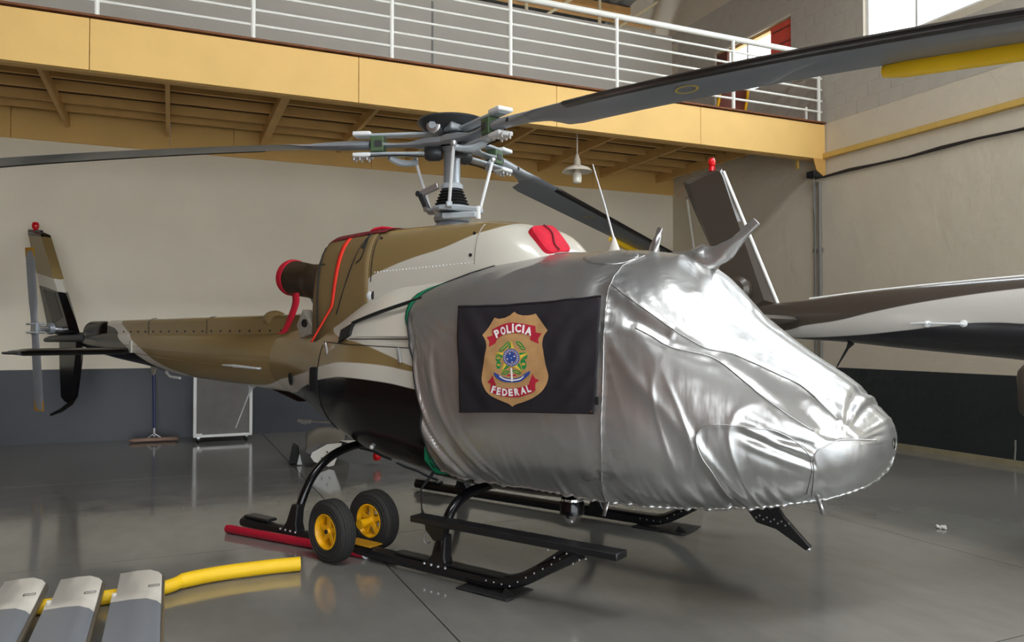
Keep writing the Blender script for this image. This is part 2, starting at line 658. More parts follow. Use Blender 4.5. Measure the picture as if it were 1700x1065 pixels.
nb = 0
for r in range(14):
    z0 = 4.84 + r * bh
    z1 = z0 + bh
    y = WY - (0 if r % 2 else .2)
    while y > 4.6:
        ya, yb = y - bl, min(y, WY)
        segs = [(ya, yb)]
        for w in (W1, W2):
            if z1 > w[2] + .02 and z0 < w[3] - .02:
                ns = []
                for p, q in segs:
                    if q <= w[0] or p >= w[1]:
                        ns.append((p, q))
                    else:
                        if p < w[0]:
                            ns.append((p, w[0]))
                        if q > w[1]:
                            ns.append((w[1], q))
                segs = ns
        for p, q in segs:
            if q - p > .03:
                block(p, q, z0, z1)
                nb += 1
        y -= bl
G().box((WX - .01, (Y0 + WY) / 2, .035), (.024, WY - Y0, .07)).build('baseboard_right', 'skirting', smooth=False)['kind'] = 'structure'
# left and front walls (out of view)
struct(G().box((X0 - .1, (Y0 + ROOF_Y) / 2, 4.9), (.2, ROOF_Y - Y0 + .4, 10)).build('wall_left', 'left_wall_paint', smooth=False), 'plain left hangar wall')
fw = G()
fw.box((X0 + 1.35, Y0 - .1, 4.9), (2.7, .2, 10))
fw.box((8.5, Y0 - .1, 4.9), (1.6, .2, 10))
fw.box((2.0, Y0 - .1, 8.0), (14, .2, 3.9))
struct(fw.build('wall_front', 'front_wall_paint', smooth=False), 'front hangar wall with wide door opening')
struct(G().box((2, -16, -.08), (60, 17.6, .1)).build('floor_apron', 'concrete_out', smooth=False), 'concrete apron outside the hangar door')


# windows
def window(n, w, bars, label):
    y0, y1, z0, z1 = w
    r = thing('window_%d' % n, '', '')
    del r['label'], r['category']
    struct(r, label)
    d = .06
    fr = G()
    for a, b, c, e in ((y0, y1, z0, z0 + .05), (y0, y1, z1 - .05, z1), (y0, y0 + .05, z0, z1), (y1 - .05, y1, z0, z1)):
        fr.box((WX + .1, (a + b) / 2, (c + e) / 2), (.1, b - a, e - c))
    fr.build('window_frame', 'wood_trim' if n == 1 else 'frame_white', r, smooth=False)
    for b in bars:
        G().box((WX + .1, b, (z0 + z1) / 2), (.05, .035, z1 - z0 - .06)).build('mullion', 'frame_white', r)
    ys = [y0 + .05] + list(bars) + [y1 - .05]
    for a, b in zip(ys[:-1], ys[1:]):
        G().box((WX + .1, (a + b) / 2, (z0 + z1) / 2), (.006, b - a, z1 - z0 - .1)).build('pane', 'pane', r)
    return r


w1 = window(1, W1, (10.25, 10.85, 11.35), 'small upper window with red shutters above the mezzanine')
window(2, W2, (-.3, 1.6, 3.5, 5.5, 7.45), 'large bright upper window in the right wall')
# red shutter leaves outside the small window
for y, m in ((9.98, 'shutter_red'), (11.5, 'shutter_dark')):
    s = G().box((WX + .05, y, 6.31), (.03, .50 if m == 'shutter_red' else .30, .94)).build('shutter', m, w1, bevel=.006)
    for k in range(4):
        G().box((WX + .032, y, 5.95 + k * .24), (.012, .4 if m == 'shutter_red' else .22, .02)).build('shutter_slat', 'shutter_dark', s)

# ------------------------------------------------------------------ mezzanine
mez = thing('mezzanine', 'mezzanine floor with yellow fascia and brown joists under it', 'mezzanine', (0, 0, 0))
G().box(((X0 + WX) / 2, (MEZ + WY) / 2 + .05, 4.865), (WX - X0 - .04, WY - MEZ - .1, .035)).build('deck', 'deck_edge', mez, smooth=False)
G().box(((X0 + WX) / 2, (MEZ + WY) / 2 + .05, 4.836), (WX - X0 - .04, WY - MEZ - .12, .02)).build('soffit', 'soffit_board', mez, smooth=False)
xs = [X0 + .02, -4.9, -2.8, -.78, 2.0, 4.6, 6.9, WX - .012]
for a, b in zip(xs[:-1], xs[1:]):
    G().box(((a + b) / 2, MEZ + .035, 4.55), (b - a - .006, .07, .535)).build('fascia_panel', 'yellow_wall', mez, bevel=.004)
G().box(((X0 + WX) / 2, MEZ + .03, 4.845), (WX - X0 - .04, .12, .022)).build('deck_lip', 'deck_edge', mez)
G().box(((X0 + WX) / 2, MEZ + .12, 4.29), (WX - X0 - .04, .12, .02)).build('fascia_flange', 'soffit_paint', mez)
for y in (9.65, 10.25, 10.84, 11.39, 11.97, 12.42):
    G().box(((X0 + WX) / 2, y, 4.763), (WX - X0 - .04, .05, .125)).build('joist', 'soffit_paint', mez, smooth=False)
for x in (-5.4, -4.05, -2.7, -1.39, -.05, 1.34, 2.54, 3.72, 4.9, 6.24, 7.57, 8.85):
    wdt = .11 if x == 1.34 else .055
    G().box((x, (MEZ + WY) / 2 + .05, 4.675), (wdt, WY - MEZ - .2, .15)).build('cross_beam', 'soffit_paint', mez, smooth=False)
G().box((8.98, 9.3, 4.45), (.04, .04, .55)).build('drop_pipe', 'pipe_yellow', mez)

rail = thing('railing', 'white tubular railing along the edge of the mezzanine', 'railing', (0, MEZ + .03, 4.855))
zb = -4.855
G().tube([(X0, 0, 5.9 + zb), (WX - .05, 0, 5.9 + zb)], .042, 12).build('top_rail', 'rail_white', rail)
for z in (5.02, 5.19, 5.365, 5.54, 5.715):
    G().tube([(X0, 0, z + zb), (WX - .05, 0, z + zb)], .017, 8).build('bar', 'rail_white', rail)
for x in (-5.4, -3.85, -2.28, -.72, .82, 2.4, 3.95, 5.53, 7.51, 9.16):
    G().tube([(x, 0, 0), (x, 0, 5.9 + zb)], .028, 10).build('post', 'rail_white', rail)
G().tube([(9.02, .12, 0), (9.02, .12, .25)], .022, 8).build('post_stub', 'rail_white', rail)
# brown curved chair-like things on the deck behind the rail
ch = thing('folded_lounger', 'yellow framed brown folded lounger on the mezzanine behind the railing', 'lounger', (8.35, 10.1, 4.885))
g = G()
for dx in (-.28, .28):
    g.tube(spline([(dx - .25, -.3, .02), (dx - .05, -.05, .25), (dx + .1, .05, .62), (dx + .14, .08, .8)], 12), .025, 8)
g.build('frame', 'hub_yellow', ch)
rows = [[p + V(-.28, 0, 0), p + V(.28, 0, 0)] for p in spline([(-.2, -.26, .06), (-.04, -.04, .27), (.09, .06, .62), (.12, .09, .78)], 12)]
G().grid(rows).build('sling', 'shutter_dark', ch, solid=.012)

# pipe, cable, conduit, bracket on the right wall
yp = tag(G().box((WX - .035, (9.06 + Y0) / 2, 4.33), (.07, 9.06 - Y0, .085)).build('yellow_rail', 'pipe_yellow', bevel=.01), 'yellow steel rail running level along the right wall', 'rail')
pts = [(WX - .036, 9.02 - k * .5, 4.015 + .012 * math.sin(k * 1.7)) for k in range(33)]
tag(G().tube(pts, [.018 + .008 * (k % 3 == 1) for k in range(33)], 8).build('black_cable', 'cable_black'), 'dark cable bundle clipped along the right wall below the yellow rail', 'cable')
cd = thing('conduit', 'pair of grey vertical conduits on the right wall below the bracket', 'pipe', (WX - .03, 9.1, 0))
for dy, r in ((0, .028), (.1, .018)):
    G().tube([(0, dy, .04), (0, dy, 3.95)], r, 8).build('pipe', 'conduit_grey', cd)
for z in (.9, 1.9, 2.9):
    G().box((.01, .05, z), (.03, .2, .04)).build('clip', 'conduit_grey', cd)
bk = thing('bracket', 'small yellow steel bracket under the corner of the mezzanine', 'bracket', (WX - .14, 9.0, 4.0))
G().prism([(.12, 0, 0), (.12, 0, .28), (-.12, 0, .28), (-.06, 0, .1)], (0, .02, 0)).build('gusset', 'wood_trim', bk)
G().box((.0, .09, .05), (.2, .16, .1)).build('junction_box', 'cord_black', bk, bevel=.01)
G().tube([(-.05, .06, 0), (-.06, .06, -.35), (-.02, .06, -.7)], .006, 6).build('loose_wire', 'conduit_grey', bk)

# pendant lamp
lp = thing('pendant_lamp', 'white enamel pendant lamp hanging under the mezzanine', 'lamp', (5.24, 9.62, 3.70))
G().lathe([(.045, 1.126), (.045, 1.10), (.03, 1.08)], n=12).build('ceiling_rose', 'enamel', lp)
G().tube([(0, 0, .38), (0, 0, 1.11)], .011, 8).build('stem', 'enamel', lp)
G().lathe([(.02, .42), (.03, .38), (.045, .33), (.05, .27), (.10, .245), (.17, .22), (.215, .17), (.217, .165), (.165, .205), (.09, .23), (.04, .24)], n=28, cap=False).build('shade', 'enamel', lp, solid=.003)
G().lathe([(.04, .27), (.045, .17), (.04, .16)], n=14).build('socket', 'enamel', lp)
G().lathe([(.03, .17), (.062, .145), (.066, .10), (.066, .05), (.055, .015), (.03, .002), (.0, 0)], n=18).build('bulb', 'bulb_glass', lp)

# ================================================================== THE COVERED HELICOPTER
HELI = (2.0945, 5.9714, 0)
HROT = R(-60.66)
heli = thing('helicopter', 'tan, white and black helicopter wrapped in a silver cover over the cabin', 'helicopter', HELI, HROT)
SEC = [(-2.0, .30, 1.32, 1.62, 1.02, 2, 2), (-1.6, .38, 1.30, 1.70, .91, 2, 2), (-1.2, .52, 1.25, 1.78, .78, 2, 2.2), (-.8, .68, 1.2, 1.87, .67, 2, 2.4),
       (-.4, .82, 1.18, 2.0, .58, 2.1, 2.5), (0., .88, 1.15, 2.1, .50, 2.2, 2.6), (.5, .90, 1.15, 2.12, .42, 2.3, 2.7), (1.0, .90, 1.13, 2.125, .41, 2.4, 2.8),
       (1.6, .88, 1.12, 2.12, .43, 2.4, 2.8), (2.05, .83, 1.1, 2.055, .465, 2.3, 2.8), (2.25, .785, 1.08, 1.935, .495, 2.2, 2.8), (2.5, .71, 1.05, 1.675, .52, 2.1, 2.7),
       (2.8, .59, 1.0, 1.445, .575, 2.1, 2.5), (3.0, .47, .98, 1.315, .64, 2.1, 2.3), (3.12, .37, .96, 1.205, .71, 2, 2.2), (3.21, .25, .95, 1.105, .79, 2, 2.1),
       (3.26, .13, .95, 1.04, .87, 2, 2), (3.275, .02, .95, .97, .93, 2, 2)]
FS = [pchip([r[0] for r in SEC], [r[k] for r in SEC]) for k in range(1, 7)]


def bsec(x, off=0.):
    w, zc, zt, zb_, nu, nl = [f(x) for f in FS]
    return max(w + off, .004), zc, max(zt + off, zc + .003), min(zb_ - off, zc - .003), nu, nl


def bpt(x, a, off=0.):
    w, zc, zt, zb_, nu, nl = bsec(x, off)
    c, s = math.cos(a), math.sin(a)
    e = 2 / (nu if s >= 0 else nl)
    return V(x, w * math.copysign(abs(c) ** e, c), zc + (zt - zc if s >= 0 else zc - zb_) * math.copysign(abs(s) ** e, s))


def side_y(x, z, off=0.):
    """half-width of the body at height z"""
    w, zc, zt, zb_, nu, nl = bsec(x, off)
    n, hh = (nu, zt - zc) if z >= zc else (nl, zc - zb_)
    q = min(abs(z - zc) / hh, 1)
    return w * (1 - q ** n) ** (1 / n)


def body_mesh(off):
    xs = [-2.0 + k * .06 for k in range(84)] + [3.06, 3.1, 3.14, 3.17, 3.2, 3.22, 3.24, 3.252, 3.262, 3.27, 3.275]
    return G().loft([[bpt(x, 2 * pi * k / 72, off if x > .2 else off * sstep(-.4, .2, x)) for k in range(72)] for x in xs])


fus = body_mesh(-.03).build('fuselage', 'livery', heli, angle=60)

# fuselage details -------------------------------------------------
def side(x, z, off=0.):
    return V(x, -side_y(x, z, off), z)


# sliding rail and panel lines on the right side
G().tube([side(lerp(-.40, .34, k / 14), lerp(1.655, 1.825, k / 14), .006) for k in range(15)], .022, 8, flat=.6).build('door_rail', 'cord_black', fus)
G().tube([side(x, lerp(1.53, 1.535, 0), .002) for x in [-.36 + .06 * k for k in range(14)]], .004, 5).build('panel_line', 'cord_black', fus)
G().tube([side(x, 1.507 - .03 * (x + .9), .002) for x in [-.9 + .07 * k for k in range(20)]], .0035, 5).build('panel_line', 'cord_black', fus)
G().tube([side(-.86 + .03 * math.sin(z * 3), z, .002) for z in [.78 + .05 * k for k in range(15)]], .004, 5).build('panel_line', 'cord_black', fus)
G().prism([side(-.55, 1.60, .012), side(-.38, 1.655, .012), side(-.36, 1.56, .012), side(-.5, 1.50, .012)], (0, .03, 0)).build('rail_latch', 'cord_black', fus)
for x, z in ((-.75, 1.45), (.29, 1.42)):
    p = side(x, z, .012)
    G().tube([p + V(-.015, 0, .05), p, p + V(.01, 0, -.055)], [.009, .014, .012], 8).build('door_handle', 'alu', fus)
p = side(-.02, 1.70)
G().prism([side(.1, 1.70, .004), side(.42, 1.76, .004), side(.43, 1.55, .004), side(-.3, 1.55, .004)], (0, .006, 0)).build('door_panel', 'white_paint', fus)
q = side(-1.55, 1.17)
G().lathe([(.048, -.006), (.06, .0), (.05, .012), (.036, .0)], q + V(-.02, -.01, 0), (-.45, -.88, -.1), 20).build('vent_hole', 'dark_void', fus)
G().box(side(-.93, 1.20, .0), (.10, .05, .20)).build('vent_slot', 'dark_void', fus, bevel=.01)
G().box(side(-1.02, 1.22, .0), (.03, .05, .16)).build('marker_plate', 'grey_plate', fus, bevel=.008)
for k, (x, z) in enumerate(((-.32, .62), (-.02, .565), (.22, .53))):
    G().tube([side(x, z + .04, .004), side(x + .05, z, .006), side(x + .1, z - .03, .004)], .009, 6).build('belly_latch', 'hub_dark', fus)
G().sphere(side(-.18, .72, .0), .018).build('belly_light', 'hub_white', fus)
g = G().tube([(-1.44, -.4, .808), (-1.36, -.4, .80), (-1.28, -.39, .812)], [.014, .02, .016], 8)
g.tube([(-1.28, -.39, .812), (-1.0, -.36, .82)], .010, 8)
g.build('drain_fitting', 'alu', fus)
# cargo mirror lamp on the shoulder
p = side(-.42, 1.87)
G().sphere(p + V(0, -.02, .0), .055, 14).build('position_light', 'hub_white', fus)
G().lathe([(.06, 0), (.062, .02), (.0, .03)], p + V(.045, -.01, 0), (1, -.2, 0), 14).build('light_socket', 'cord_black', fus)

# tail boom
BM = [(-6.75, .05, 1.55, 1.60, 1.49), (-5.6, .13, 1.46, 1.62, 1.30), (-4.6, .185, 1.40, 1.605, 1.20), (-3.9, .215, 1.36, 1.60, 1.115), (-2.6, .265, 1.32, 1.59, 1.045), (-1.55, .315, 1.31, 1.61, .99)]
BF = [pchip([r[0] for r in BM], [r[k] for r in BM]) for k in range(1, 5)]


def boompt(x, a, off=0):
    w, zc, zt, zb_ = [f(x) for f in BF]
    c, s = math.cos(a), math.sin(a)
    e = 2 / 2.2
    return V(x, (w + off) * math.copysign(abs(c) ** e, c), zc + ((zt - zc) if s > 0 else (zc - zb_)) * math.copysign(abs(s) ** e, s) * (1 + off / .2))


boom = G().loft([[boompt(-6.75 + k * .1, 2 * pi * j / 40) for j in range(40)] for k in range(53)]).build('tail_boom', 'livery', heli, angle=60)
# drive-shaft fairing along the top of the boom
rings = []
for k in range(41):
    x = -5.55 + k * .105
    zt = 1.745 + .02 * (k / 40)
    w = .095 + .03 * k / 40
    zl = 1.56
    rings.append([V(x, w, zl), V(x, w * .95, zt - .04), V(x, w * .75, zt - .012), V(x, w * .4, zt), V(x, -w * .4, zt), V(x, -w * .75, zt - .012), V(x, -w * .95, zt - .04), V(x, -w, zl)])
sp = G().loft(rings).build('drive_shaft_fairing', 'livery', heli, angle=30)
g = G()
for k in range(22):
    x = -5.3 + k * .17
    g.sphere((x, -(.095 + .03 * (x + 5.55) / 4.2) - .001, 1.605), .011, 8)
g.build('fairing_screws', 'cord_black', sp)['kind'] = 'stuff'
for x in (-4.55, -3.35):
    w = .095 + .03 * (x + 5.55) / 4.2 + .002
    G().tube([(x, -w, 1.58), (x, -w * .97, 1.72), (x, -w * .5, 1.757), (x, 0, 1.76)], .0035, 5).build('fairing_joint', 'cord_black', sp)
G().sphere((-2.3, -.02, 1.72), .12, 16, (.95, 1.02, .72)).build('air_scoop', 'tan_paint', sp)
g = G()
for z, y in ((1.485, .03), (1.40, .02), (1.30, .03)):
    pass
for a0 in (.22, -.12):
    g.tube([boompt(-5.0 + k * .12, pi + a0 * (1 + .0 * k), .001) for k in range(27)], .004, 5)
g.build('stringer_seam', 'tan_paint', boom)
G().tube([(-2.82, -.26, 1.262), (-2.62, -.285, 1.262), (-2.6, -.285, 1.26), (-2.18, -.30, 1.245), (-2.16, -.27, 1.243)], [.008, .012, .016, .010, .012], 8).build('antenna_tube', 'hub_white', boom)
for x, z in ((-2.6, 1.26), (-2.17, 1.245)):
    G().tube([(x, -.235, z), (x, -.29, z)], .014, 8).build('antenna_post', 'alu', boom)
G().prism([(-4.86, -.17, 1.36), (-4.80, -.19, 1.50), (-4.74, -.2, 1.50), (-4.78, -.18, 1.36)], (0, .02, 0)).build('stabilizer_bracket', 'white_paint', boom)
g = G().tube([(-4.2, -.08, 1.15), (-4.1, -.09, 1.10), (-3.9, -.09, 1.09)], .016, 8)
g.build('belly_handle', 'hub_white', boom)
G().prism([(-4.62, -.03, 1.21), (-4.50, -.03, 1.23), (-4.545, -.03, 1.11), (-4.58, -.03, 1.10)], (0, .02, 0)).build('blade_antenna', 'grey_plate', boom)
G().tube([(-2.7, 0, 1.06), (-2.72, 0, 1.02), (-2.75, 0, .97), (-2.98, -.0, .60)], [.05, .02, .008, .006], 8).build('whip_antenna', 'hub_white', boom)
G().prism([(-2.2, 0, 1.06), (-1.75, 0, .94), (-1.9, 0, .93), (-2.3, 0, 1.03)], (0, .10, 0)).build('belly_strake', 'black_gloss', boom)
# tail-rotor gearbox cover, tail cone tube
rings = []
for k in range(13):
    x = -6.32 + k * .06
    s = math.sin(min(1, (k + .6) / 4) * pi / 2) * math.sin(min(1, (12 - k + .8) / 4) * pi / 2)
    rings.append([V(x, .10 * s * math.cos(a), 1.60 + .145 * s * math.sin(a)) for a in [2 * pi * j / 20 for j in range(20)]])
G().loft(rings).build('gearbox_cover', 'black_gloss', heli, angle=60)
G().tube([(-7.35, -.06, 1.50), (-7.2, -.06, 1.515), (-6.7, -.06, 1.525), (-6.2, -.04, 1.52)], [.03, .045, .055, .07], 14).build('tail_tube', 'hub_dark', heli)


def foil_prism(poly, thick, name, mat, parent, y=0, taper=.25):
    """flat fin outline in the xz plane with thinner rim"""
    cx = sum(p[0] for p in poly) / len(poly)
    cz = sum(p[1] for p in poly) / len(poly)
    n = len(poly)
    rim = [V(p[0], y, p[1]) for p in poly]
    ins = [V(lerp(p[0], cx, .22), 0, lerp(p[1], cz, .06)) for p in poly]
    a = [p + V(0, y - thick / 2, 0) for p in ins]
    b = [p + V(0, y + thick / 2, 0) for p in ins]
    g = G()
    vs = rim + a + b
    fs = [tuple(range(n, 2 * n)), tuple(range(2 * n, 3 * n))]
    for i in range(n):
        j = (i + 1) % n
        fs += [(i, j, n + j, n + i), (i, j, 2 * n + j, 2 * n + i)]
    return g.add(vs, fs).build(name, mat, parent, angle=25)


fin = foil_prism([(-8.0, 3.055), (-7.49, 3.0), (-7.445, 2.965), (-6.91, 2.309), (-6.463, 1.762), (-6.35, 1.60), (-6.9, 1.56), (-7.11, 1.585), (-7.505, 2.26)], .13, 'tail_fin', 'fin_livery', heli, -.06)
G().tube([(-7.92, -.06, 3.052), (-7.52, -.06, 3.005)], .022, 8).build('fin_cap', 'black_gloss', fin)
G().lathe([(.028, 0), (.03, .03), (.045, .05), (.048, .09), (.035, .125), (0, .135)], (-7.72, -.06, 3.025), n=16).build('beacon', 'red_glass', fin)
for k in range(7):
    z = 2.18 - k * .075
    xx = -7.24 + .052 * k * 1.05
    G().box((xx, -.123, z - .02), (.07, .006, .03), Matrix.Rotation(R(10), 3, 'Y')).build('louvre', 'hub_dark', fin)
G().prism([(-7.28, -.126, 2.19), (-6.95, -.126, 2.14), (-6.70, -.126, 1.80), (-6.98, -.126, 1.72)], (0, .006, 0)).build('access_panel', 'black_metal', fin)
lf = foil_prism([(-6.89, 1.50), (-6.27, 1.50), (-6.30, 1.30), (-6.362, 1.066), (-6.472, .735), (-6.677, .676), (-6.80, .73), (-6.865, 1.13)], .10, 'lower_fin', 'black_gloss', heli, -.06)
G().tube([(-6.49, -.06, .75), (-6.573, -.06, .68), (-6.83, -.06, .572), (-7.156, -.06, .489)], [.03, .035, .028, .018], 8).build('tail_skid', 'black_gloss', lf)
for k in range(9):
    G().box((-6.80 + .006 * k, -.095, 1.27 - k * .062), (.075, .012, .03), Matrix.Rotation(R(-14), 3, 'Y')).build('rib', 'hub_dark', lf)


def stab(ysign, parent, name='stabilizer'):
    rings = []
    for k in range(13):
        y = ysign * (.08 + (1.32 - .08) * k / 12)
        c = .46 - .05 * k / 12
        th = .045
        if k == 12:
            th = .025
        xc, zc = -5.12, 1.375
        rings.append([V(xc + c * (px - .35), y, zc + th * pz) for px, pz in ((1, 0), (.95, .45), (.8, .85), (.55, 1), (.25, .75), (0, .1), (0, -.1), (.25, -.6), (.55, -.8), (.8, -.7), (.95, -.4))])
    o = G().loft(rings).build(name, 'black_gloss', parent, angle=40)
    G().tube([(-5.28, ysign * 1.325, 1.37), (-4.86, ysign * 1.325, 1.37)], .022, 8, flat=.7).build('stabilizer_tip', 'hub_dark', o)
    return o


stab(-1, heli)
stab(1, heli)
# tail rotor on the right side
tr = G().tube([(-6.72, -.46, 1.655), (-6.72, -.10, 1.64)], .035, 14).build('tail_rotor_shaft', 'alu', heli)
G().lathe([(.04, 0), (.075, .01), (.075, .07), (.05, .08)], (-6.72, -.30, 1.65), (0, 1, 0), 16).build('pitch_slider', 'hub_grey', tr)
G().box((-6.74, -.44, 1.655), (.16, .05, .16)).build('tail_rotor_hub', 'hub_grey', tr, bevel=.012)
for sx in (-1, 1):
    for sz in (-1, 1):
        G().tube([(-6.74 + sx * .06, -.52, 1.655 + sz * .055), (-6.74 + sx * .06, -.34, 1.655 + sz * .055)], .014, 8).build('hub_bolt', 'alu', tr)
    G().tube([(-6.74 + sx * .10, -.42, 1.655), (-6.72 + sx * .06, -.27, 1.65)], .010, 6).build('pitch_link', 'alu', tr)
for sgn in (1, -1):
    rings = []
    tilt = .19 if sgn > 0 else .16
    for k, (d, c, th) in enumerate(((.04, .09, .03), (.16, .09, .03), (.24, .10, .026), (.34, .135, .022), (.6, .145, .02), (.98, .145, .018), (1.05, .145, .016))):
        cz = 1.655 + sgn * d
        cx = -6.74 - sgn * d * tilt * .95
        rings.append([V(cx + c * (px - .5), -.44 + (px - .5) * .05 + th * py / 2, cz) for px, py in ((1, 0), (.9, .7), (.65, 1), (.3, .7), (0, .05), (0, -.05), (.3, -.7), (.65, -1), (.9, -.7))])
    b = G().loft(rings).build('tail_rotor_blade', 'hub_grey', heli, angle=50)
    r2 = [[(p - (a + (bb - a) * .5)) * 1.03 + (a + (bb - a) * .5) for p in r] for r, a, bb in [(rings[-1], rings[-1][0], rings[-1][4])]]
    top = [p.copy() for p in rings[-1]]
    low = [p - V(-sgn * .12 * tilt * .95, 0, sgn * .12) for p in top]
    cen = sum(top, Vector()) / len(top)
    cl = sum(low, Vector()) / len(low)
    G().loft([[cl + (p - cl) * 1.04 + V(0, 0, 0) for p in low], [cen + (p - cen) * 1.04 + V(0, 0, sgn * .004) for p in top]]).build('tip_band', 'ochre', b, angle=50)

# engine cowling
CW = [(-1.36, .16, 1.86, 1.60), (-1.30, .30, 2.02, 1.50), (-1.16, .42, 2.30, 1.45), (-1.02, .455, 2.41, 1.45), (-.4, .47, 2.425, 1.7), (.3, .47, 2.415, 1.8), (.65, .465, 2.40, 1.85), (.85, .45, 2.375, 1.85),
      (1.0, .42, 2.325, 1.85), (1.12, .38, 2.235, 1.85), (1.22, .33, 2.12, 1.85), (1.30, .28, 1.95, 1.8)]
CF = [pchip([r[0] for r in CW], [r[k] for r in CW]) for k in range(1, 4)]


def cowl_ring(x, off=0.):
    w, zt, zl = [f(x) for f in CF]
    w += off
    zt += off
    n = 5.5 if x < .6 else lerp(5.5, 2.8, sstep(.6, 1.2, x))
    out = []
    for k in range(37):
        a = pi * k / 36
        c, s = math.cos(a), math.sin(a)
        out.append(V(x, w * (1 + .10 * (1 - abs(s))) * math.copysign(abs(c) ** (2 / n), c), zl + (zt - zl) * abs(s) ** (2 / n)))
    return out


cxs = [-1.36, -1.34, -1.32, -1.28] + [-1.24 + .05 * k for k in range(51)] + [1.30]
cowl = G().loft([cowl_ring(x) for x in cxs]).build('engine_cowling', 'cowl_livery', heli, angle=50)


def cowl_side(x, z, off=0.):
    w, zt, zl = [f(x) for f in CF]
    n = 5.5
    s = min(max((z - zl) / (zt - zl), 0), 1) ** (n / 2)
    c = math.sqrt(max(1 - s * s, 0))
    return V(x, -(w * (1 + .10 * (1 - s)) * c ** (2 / n)) - off, z)


for x, z0, z1 in ((-.40, 1.98, 2.36), (.66, 2.06, 2.36)):
    G().tube([cowl_side(x, lerp(z0, z1, k / 8), .001) for k in range(9)], .0045, 5).build('cowl_joint', 'grey_plate' if x > 0 else 'cord_black', cowl)
g = G()
for k in range(30):
    x = -.36 + k * .0345
    g.sphere(cowl_side(x, 2.055 + .02 * k / 30, 0), .0065, 6)
g.build('cowl_rivets', 'hub_white', cowl)['kind'] = 'stuff'
for x, z in ((-.36, 2.33), (.62, 2.29), (.62, 2.13)):
    G().lathe([(.013, 0), (.013, .006)], cowl_side(x, z), (0, -1, 0), 10).build('cowl_fastener', 'cord_black', cowl)
# exhaust and rear plate
ex = G().lathe([(.14, -.05), (.165, .0), (.165, .12), (.155, .14), (.16, .2), (.165, .36), (.17, .48)], (-1.52, -.06, 2.04), (-1, .0, .16), 28).build('exhaust', 'exhaust_metal', heli)
G().tube([(-1.62, -.12, 1.90), (-1.50, -.2, 1.86), (-1.38, -.26, 1.82)], .008, 6).build('exhaust_stay', 'alu', ex)
rp = G().prism([(-1.38, -.36, 1.79), (-1.22, -.37, 1.63), (-1.26, -.37, 1.57), (-1.42, -.35, 1.53), (-1.50, -.33, 1.65)], (0, .10, 0)).build('rear_bracket', 'grey_plate', heli, bevel=.01)
G().lathe([(.035, 0), (.035, .012)], (-1.34, -.412, 1.665), (0, -1, 0), 16).build('bracket_hole', 'dark_void', rp)

# landing gear ------------------------------------------------------
for sy in (-1, 1):
    Y = sy * 1.0
    g = G().tube(spline([(-1.34, Y, .058), (-1.0, Y, .056), (0, Y, .056), (1.0, Y, .056), (1.25, Y, .06), (1.42, Y, .10), (1.62, Y, .21), (1.84, Y, .335)], 40), .05, 10, flat=.85)
    sk = g.build('skid', 'black_metal', heli)
    G().box((.9, Y, .102), (1.0, .075, .012)).build('skid_plate', 'black_metal', sk)
    G().box((-1.16, Y - sy * .02, .108), (.30, .10, .022)).build('tail_shoe', 'black_metal', sk, bevel=.008)
    if True:
        st = G().beam((.60, Y + sy * .035, .365), (2.13, Y + sy * .035, .372), .115, .042).build('step', 'black_metal', heli, bevel=.008)
        G().prism([(1.62, Y, .19), (1.92, Y, .345), (1.74, Y, .345), (1.56, Y, .22)], (0, .05, 0)).build('step_gusset', 'black_metal', st)
        g = G()
        for k in range(16):
            g.sphere((1.40 + k * .042, Y - .042 if sy < 0 else Y - .04, .30 + .055 * math.sin(k * 2.3) * .5 if 5 < k < 13 else .35), .007, 6)
        for k in range(9):
            g.sphere((1.2 + k * .06, Y - .049, .07 + max(0, (k - 3)) * .036), .006, 6)
        g.build('step_rivets', 'alu', st)['kind'] = 'stuff'
        G().prism([(.66, Y, .345), (.67, Y, .29), (.74, Y, .23), (.81, Y, .24), (.84, Y, .345)], (0, .035, 0)).build('step_bracket', 'black_metal', st)
        G().tube([(.655, Y, .27), (.64, Y, .22), (.665, Y, .19), (.69, Y, .21)], .007, 6).build('hook', 'alu', st)
for x, ct in ((-.72, [(.07,), ]), (.78, [(.07,), ])):
    if x < 0:
        half = [(-1.0, .05), (-.965, .16), (-.90, .33), (-.80, .48), (-.62, .60), (-.36, .655), (0, .66)]
    else:
        half = [(-1.0, .05), (-.985, .18), (-.945, .32), (-.86, .43), (-.68, .50), (-.36, .515), (0, .515)]
    pts = [(x, y, z) for y, z in half] + [(x, -y, z) for y, z in half[-2::-1]]
    c = G().tube(spline(pts, 48), .034, 12).build('cross_tube', 'black_gloss', heli)
    for sy in (-1, 1):
        G().loft([[V(x + .095 * cc[0], sy * 1.0 + .045 * cc[1], .07) for cc in ((-1, -1), (1, -1), (1, 1), (-1, 1))],
                  [V(x + .055 * cc[0], sy * .985 + .04 * cc[1], .14) for cc in ((-1, -1), (1, -1), (1, 1), (-1, 1))],
                  [V(x + .036 * cc[0], sy * .955 + .036 * cc[1], .27) for cc in ((-1, -1), (1, -1), (1, 1), (-1, 1))]]).build('foot', 'black_metal', c, bevel=.01)
    g = G()
    for k in range(4):
        g.sphere((x - .09 + .06 * k, -1.05, .085), .010, 6)
    g.build('foot_bolts', 'alu', c)['kind'] = 'stuff'

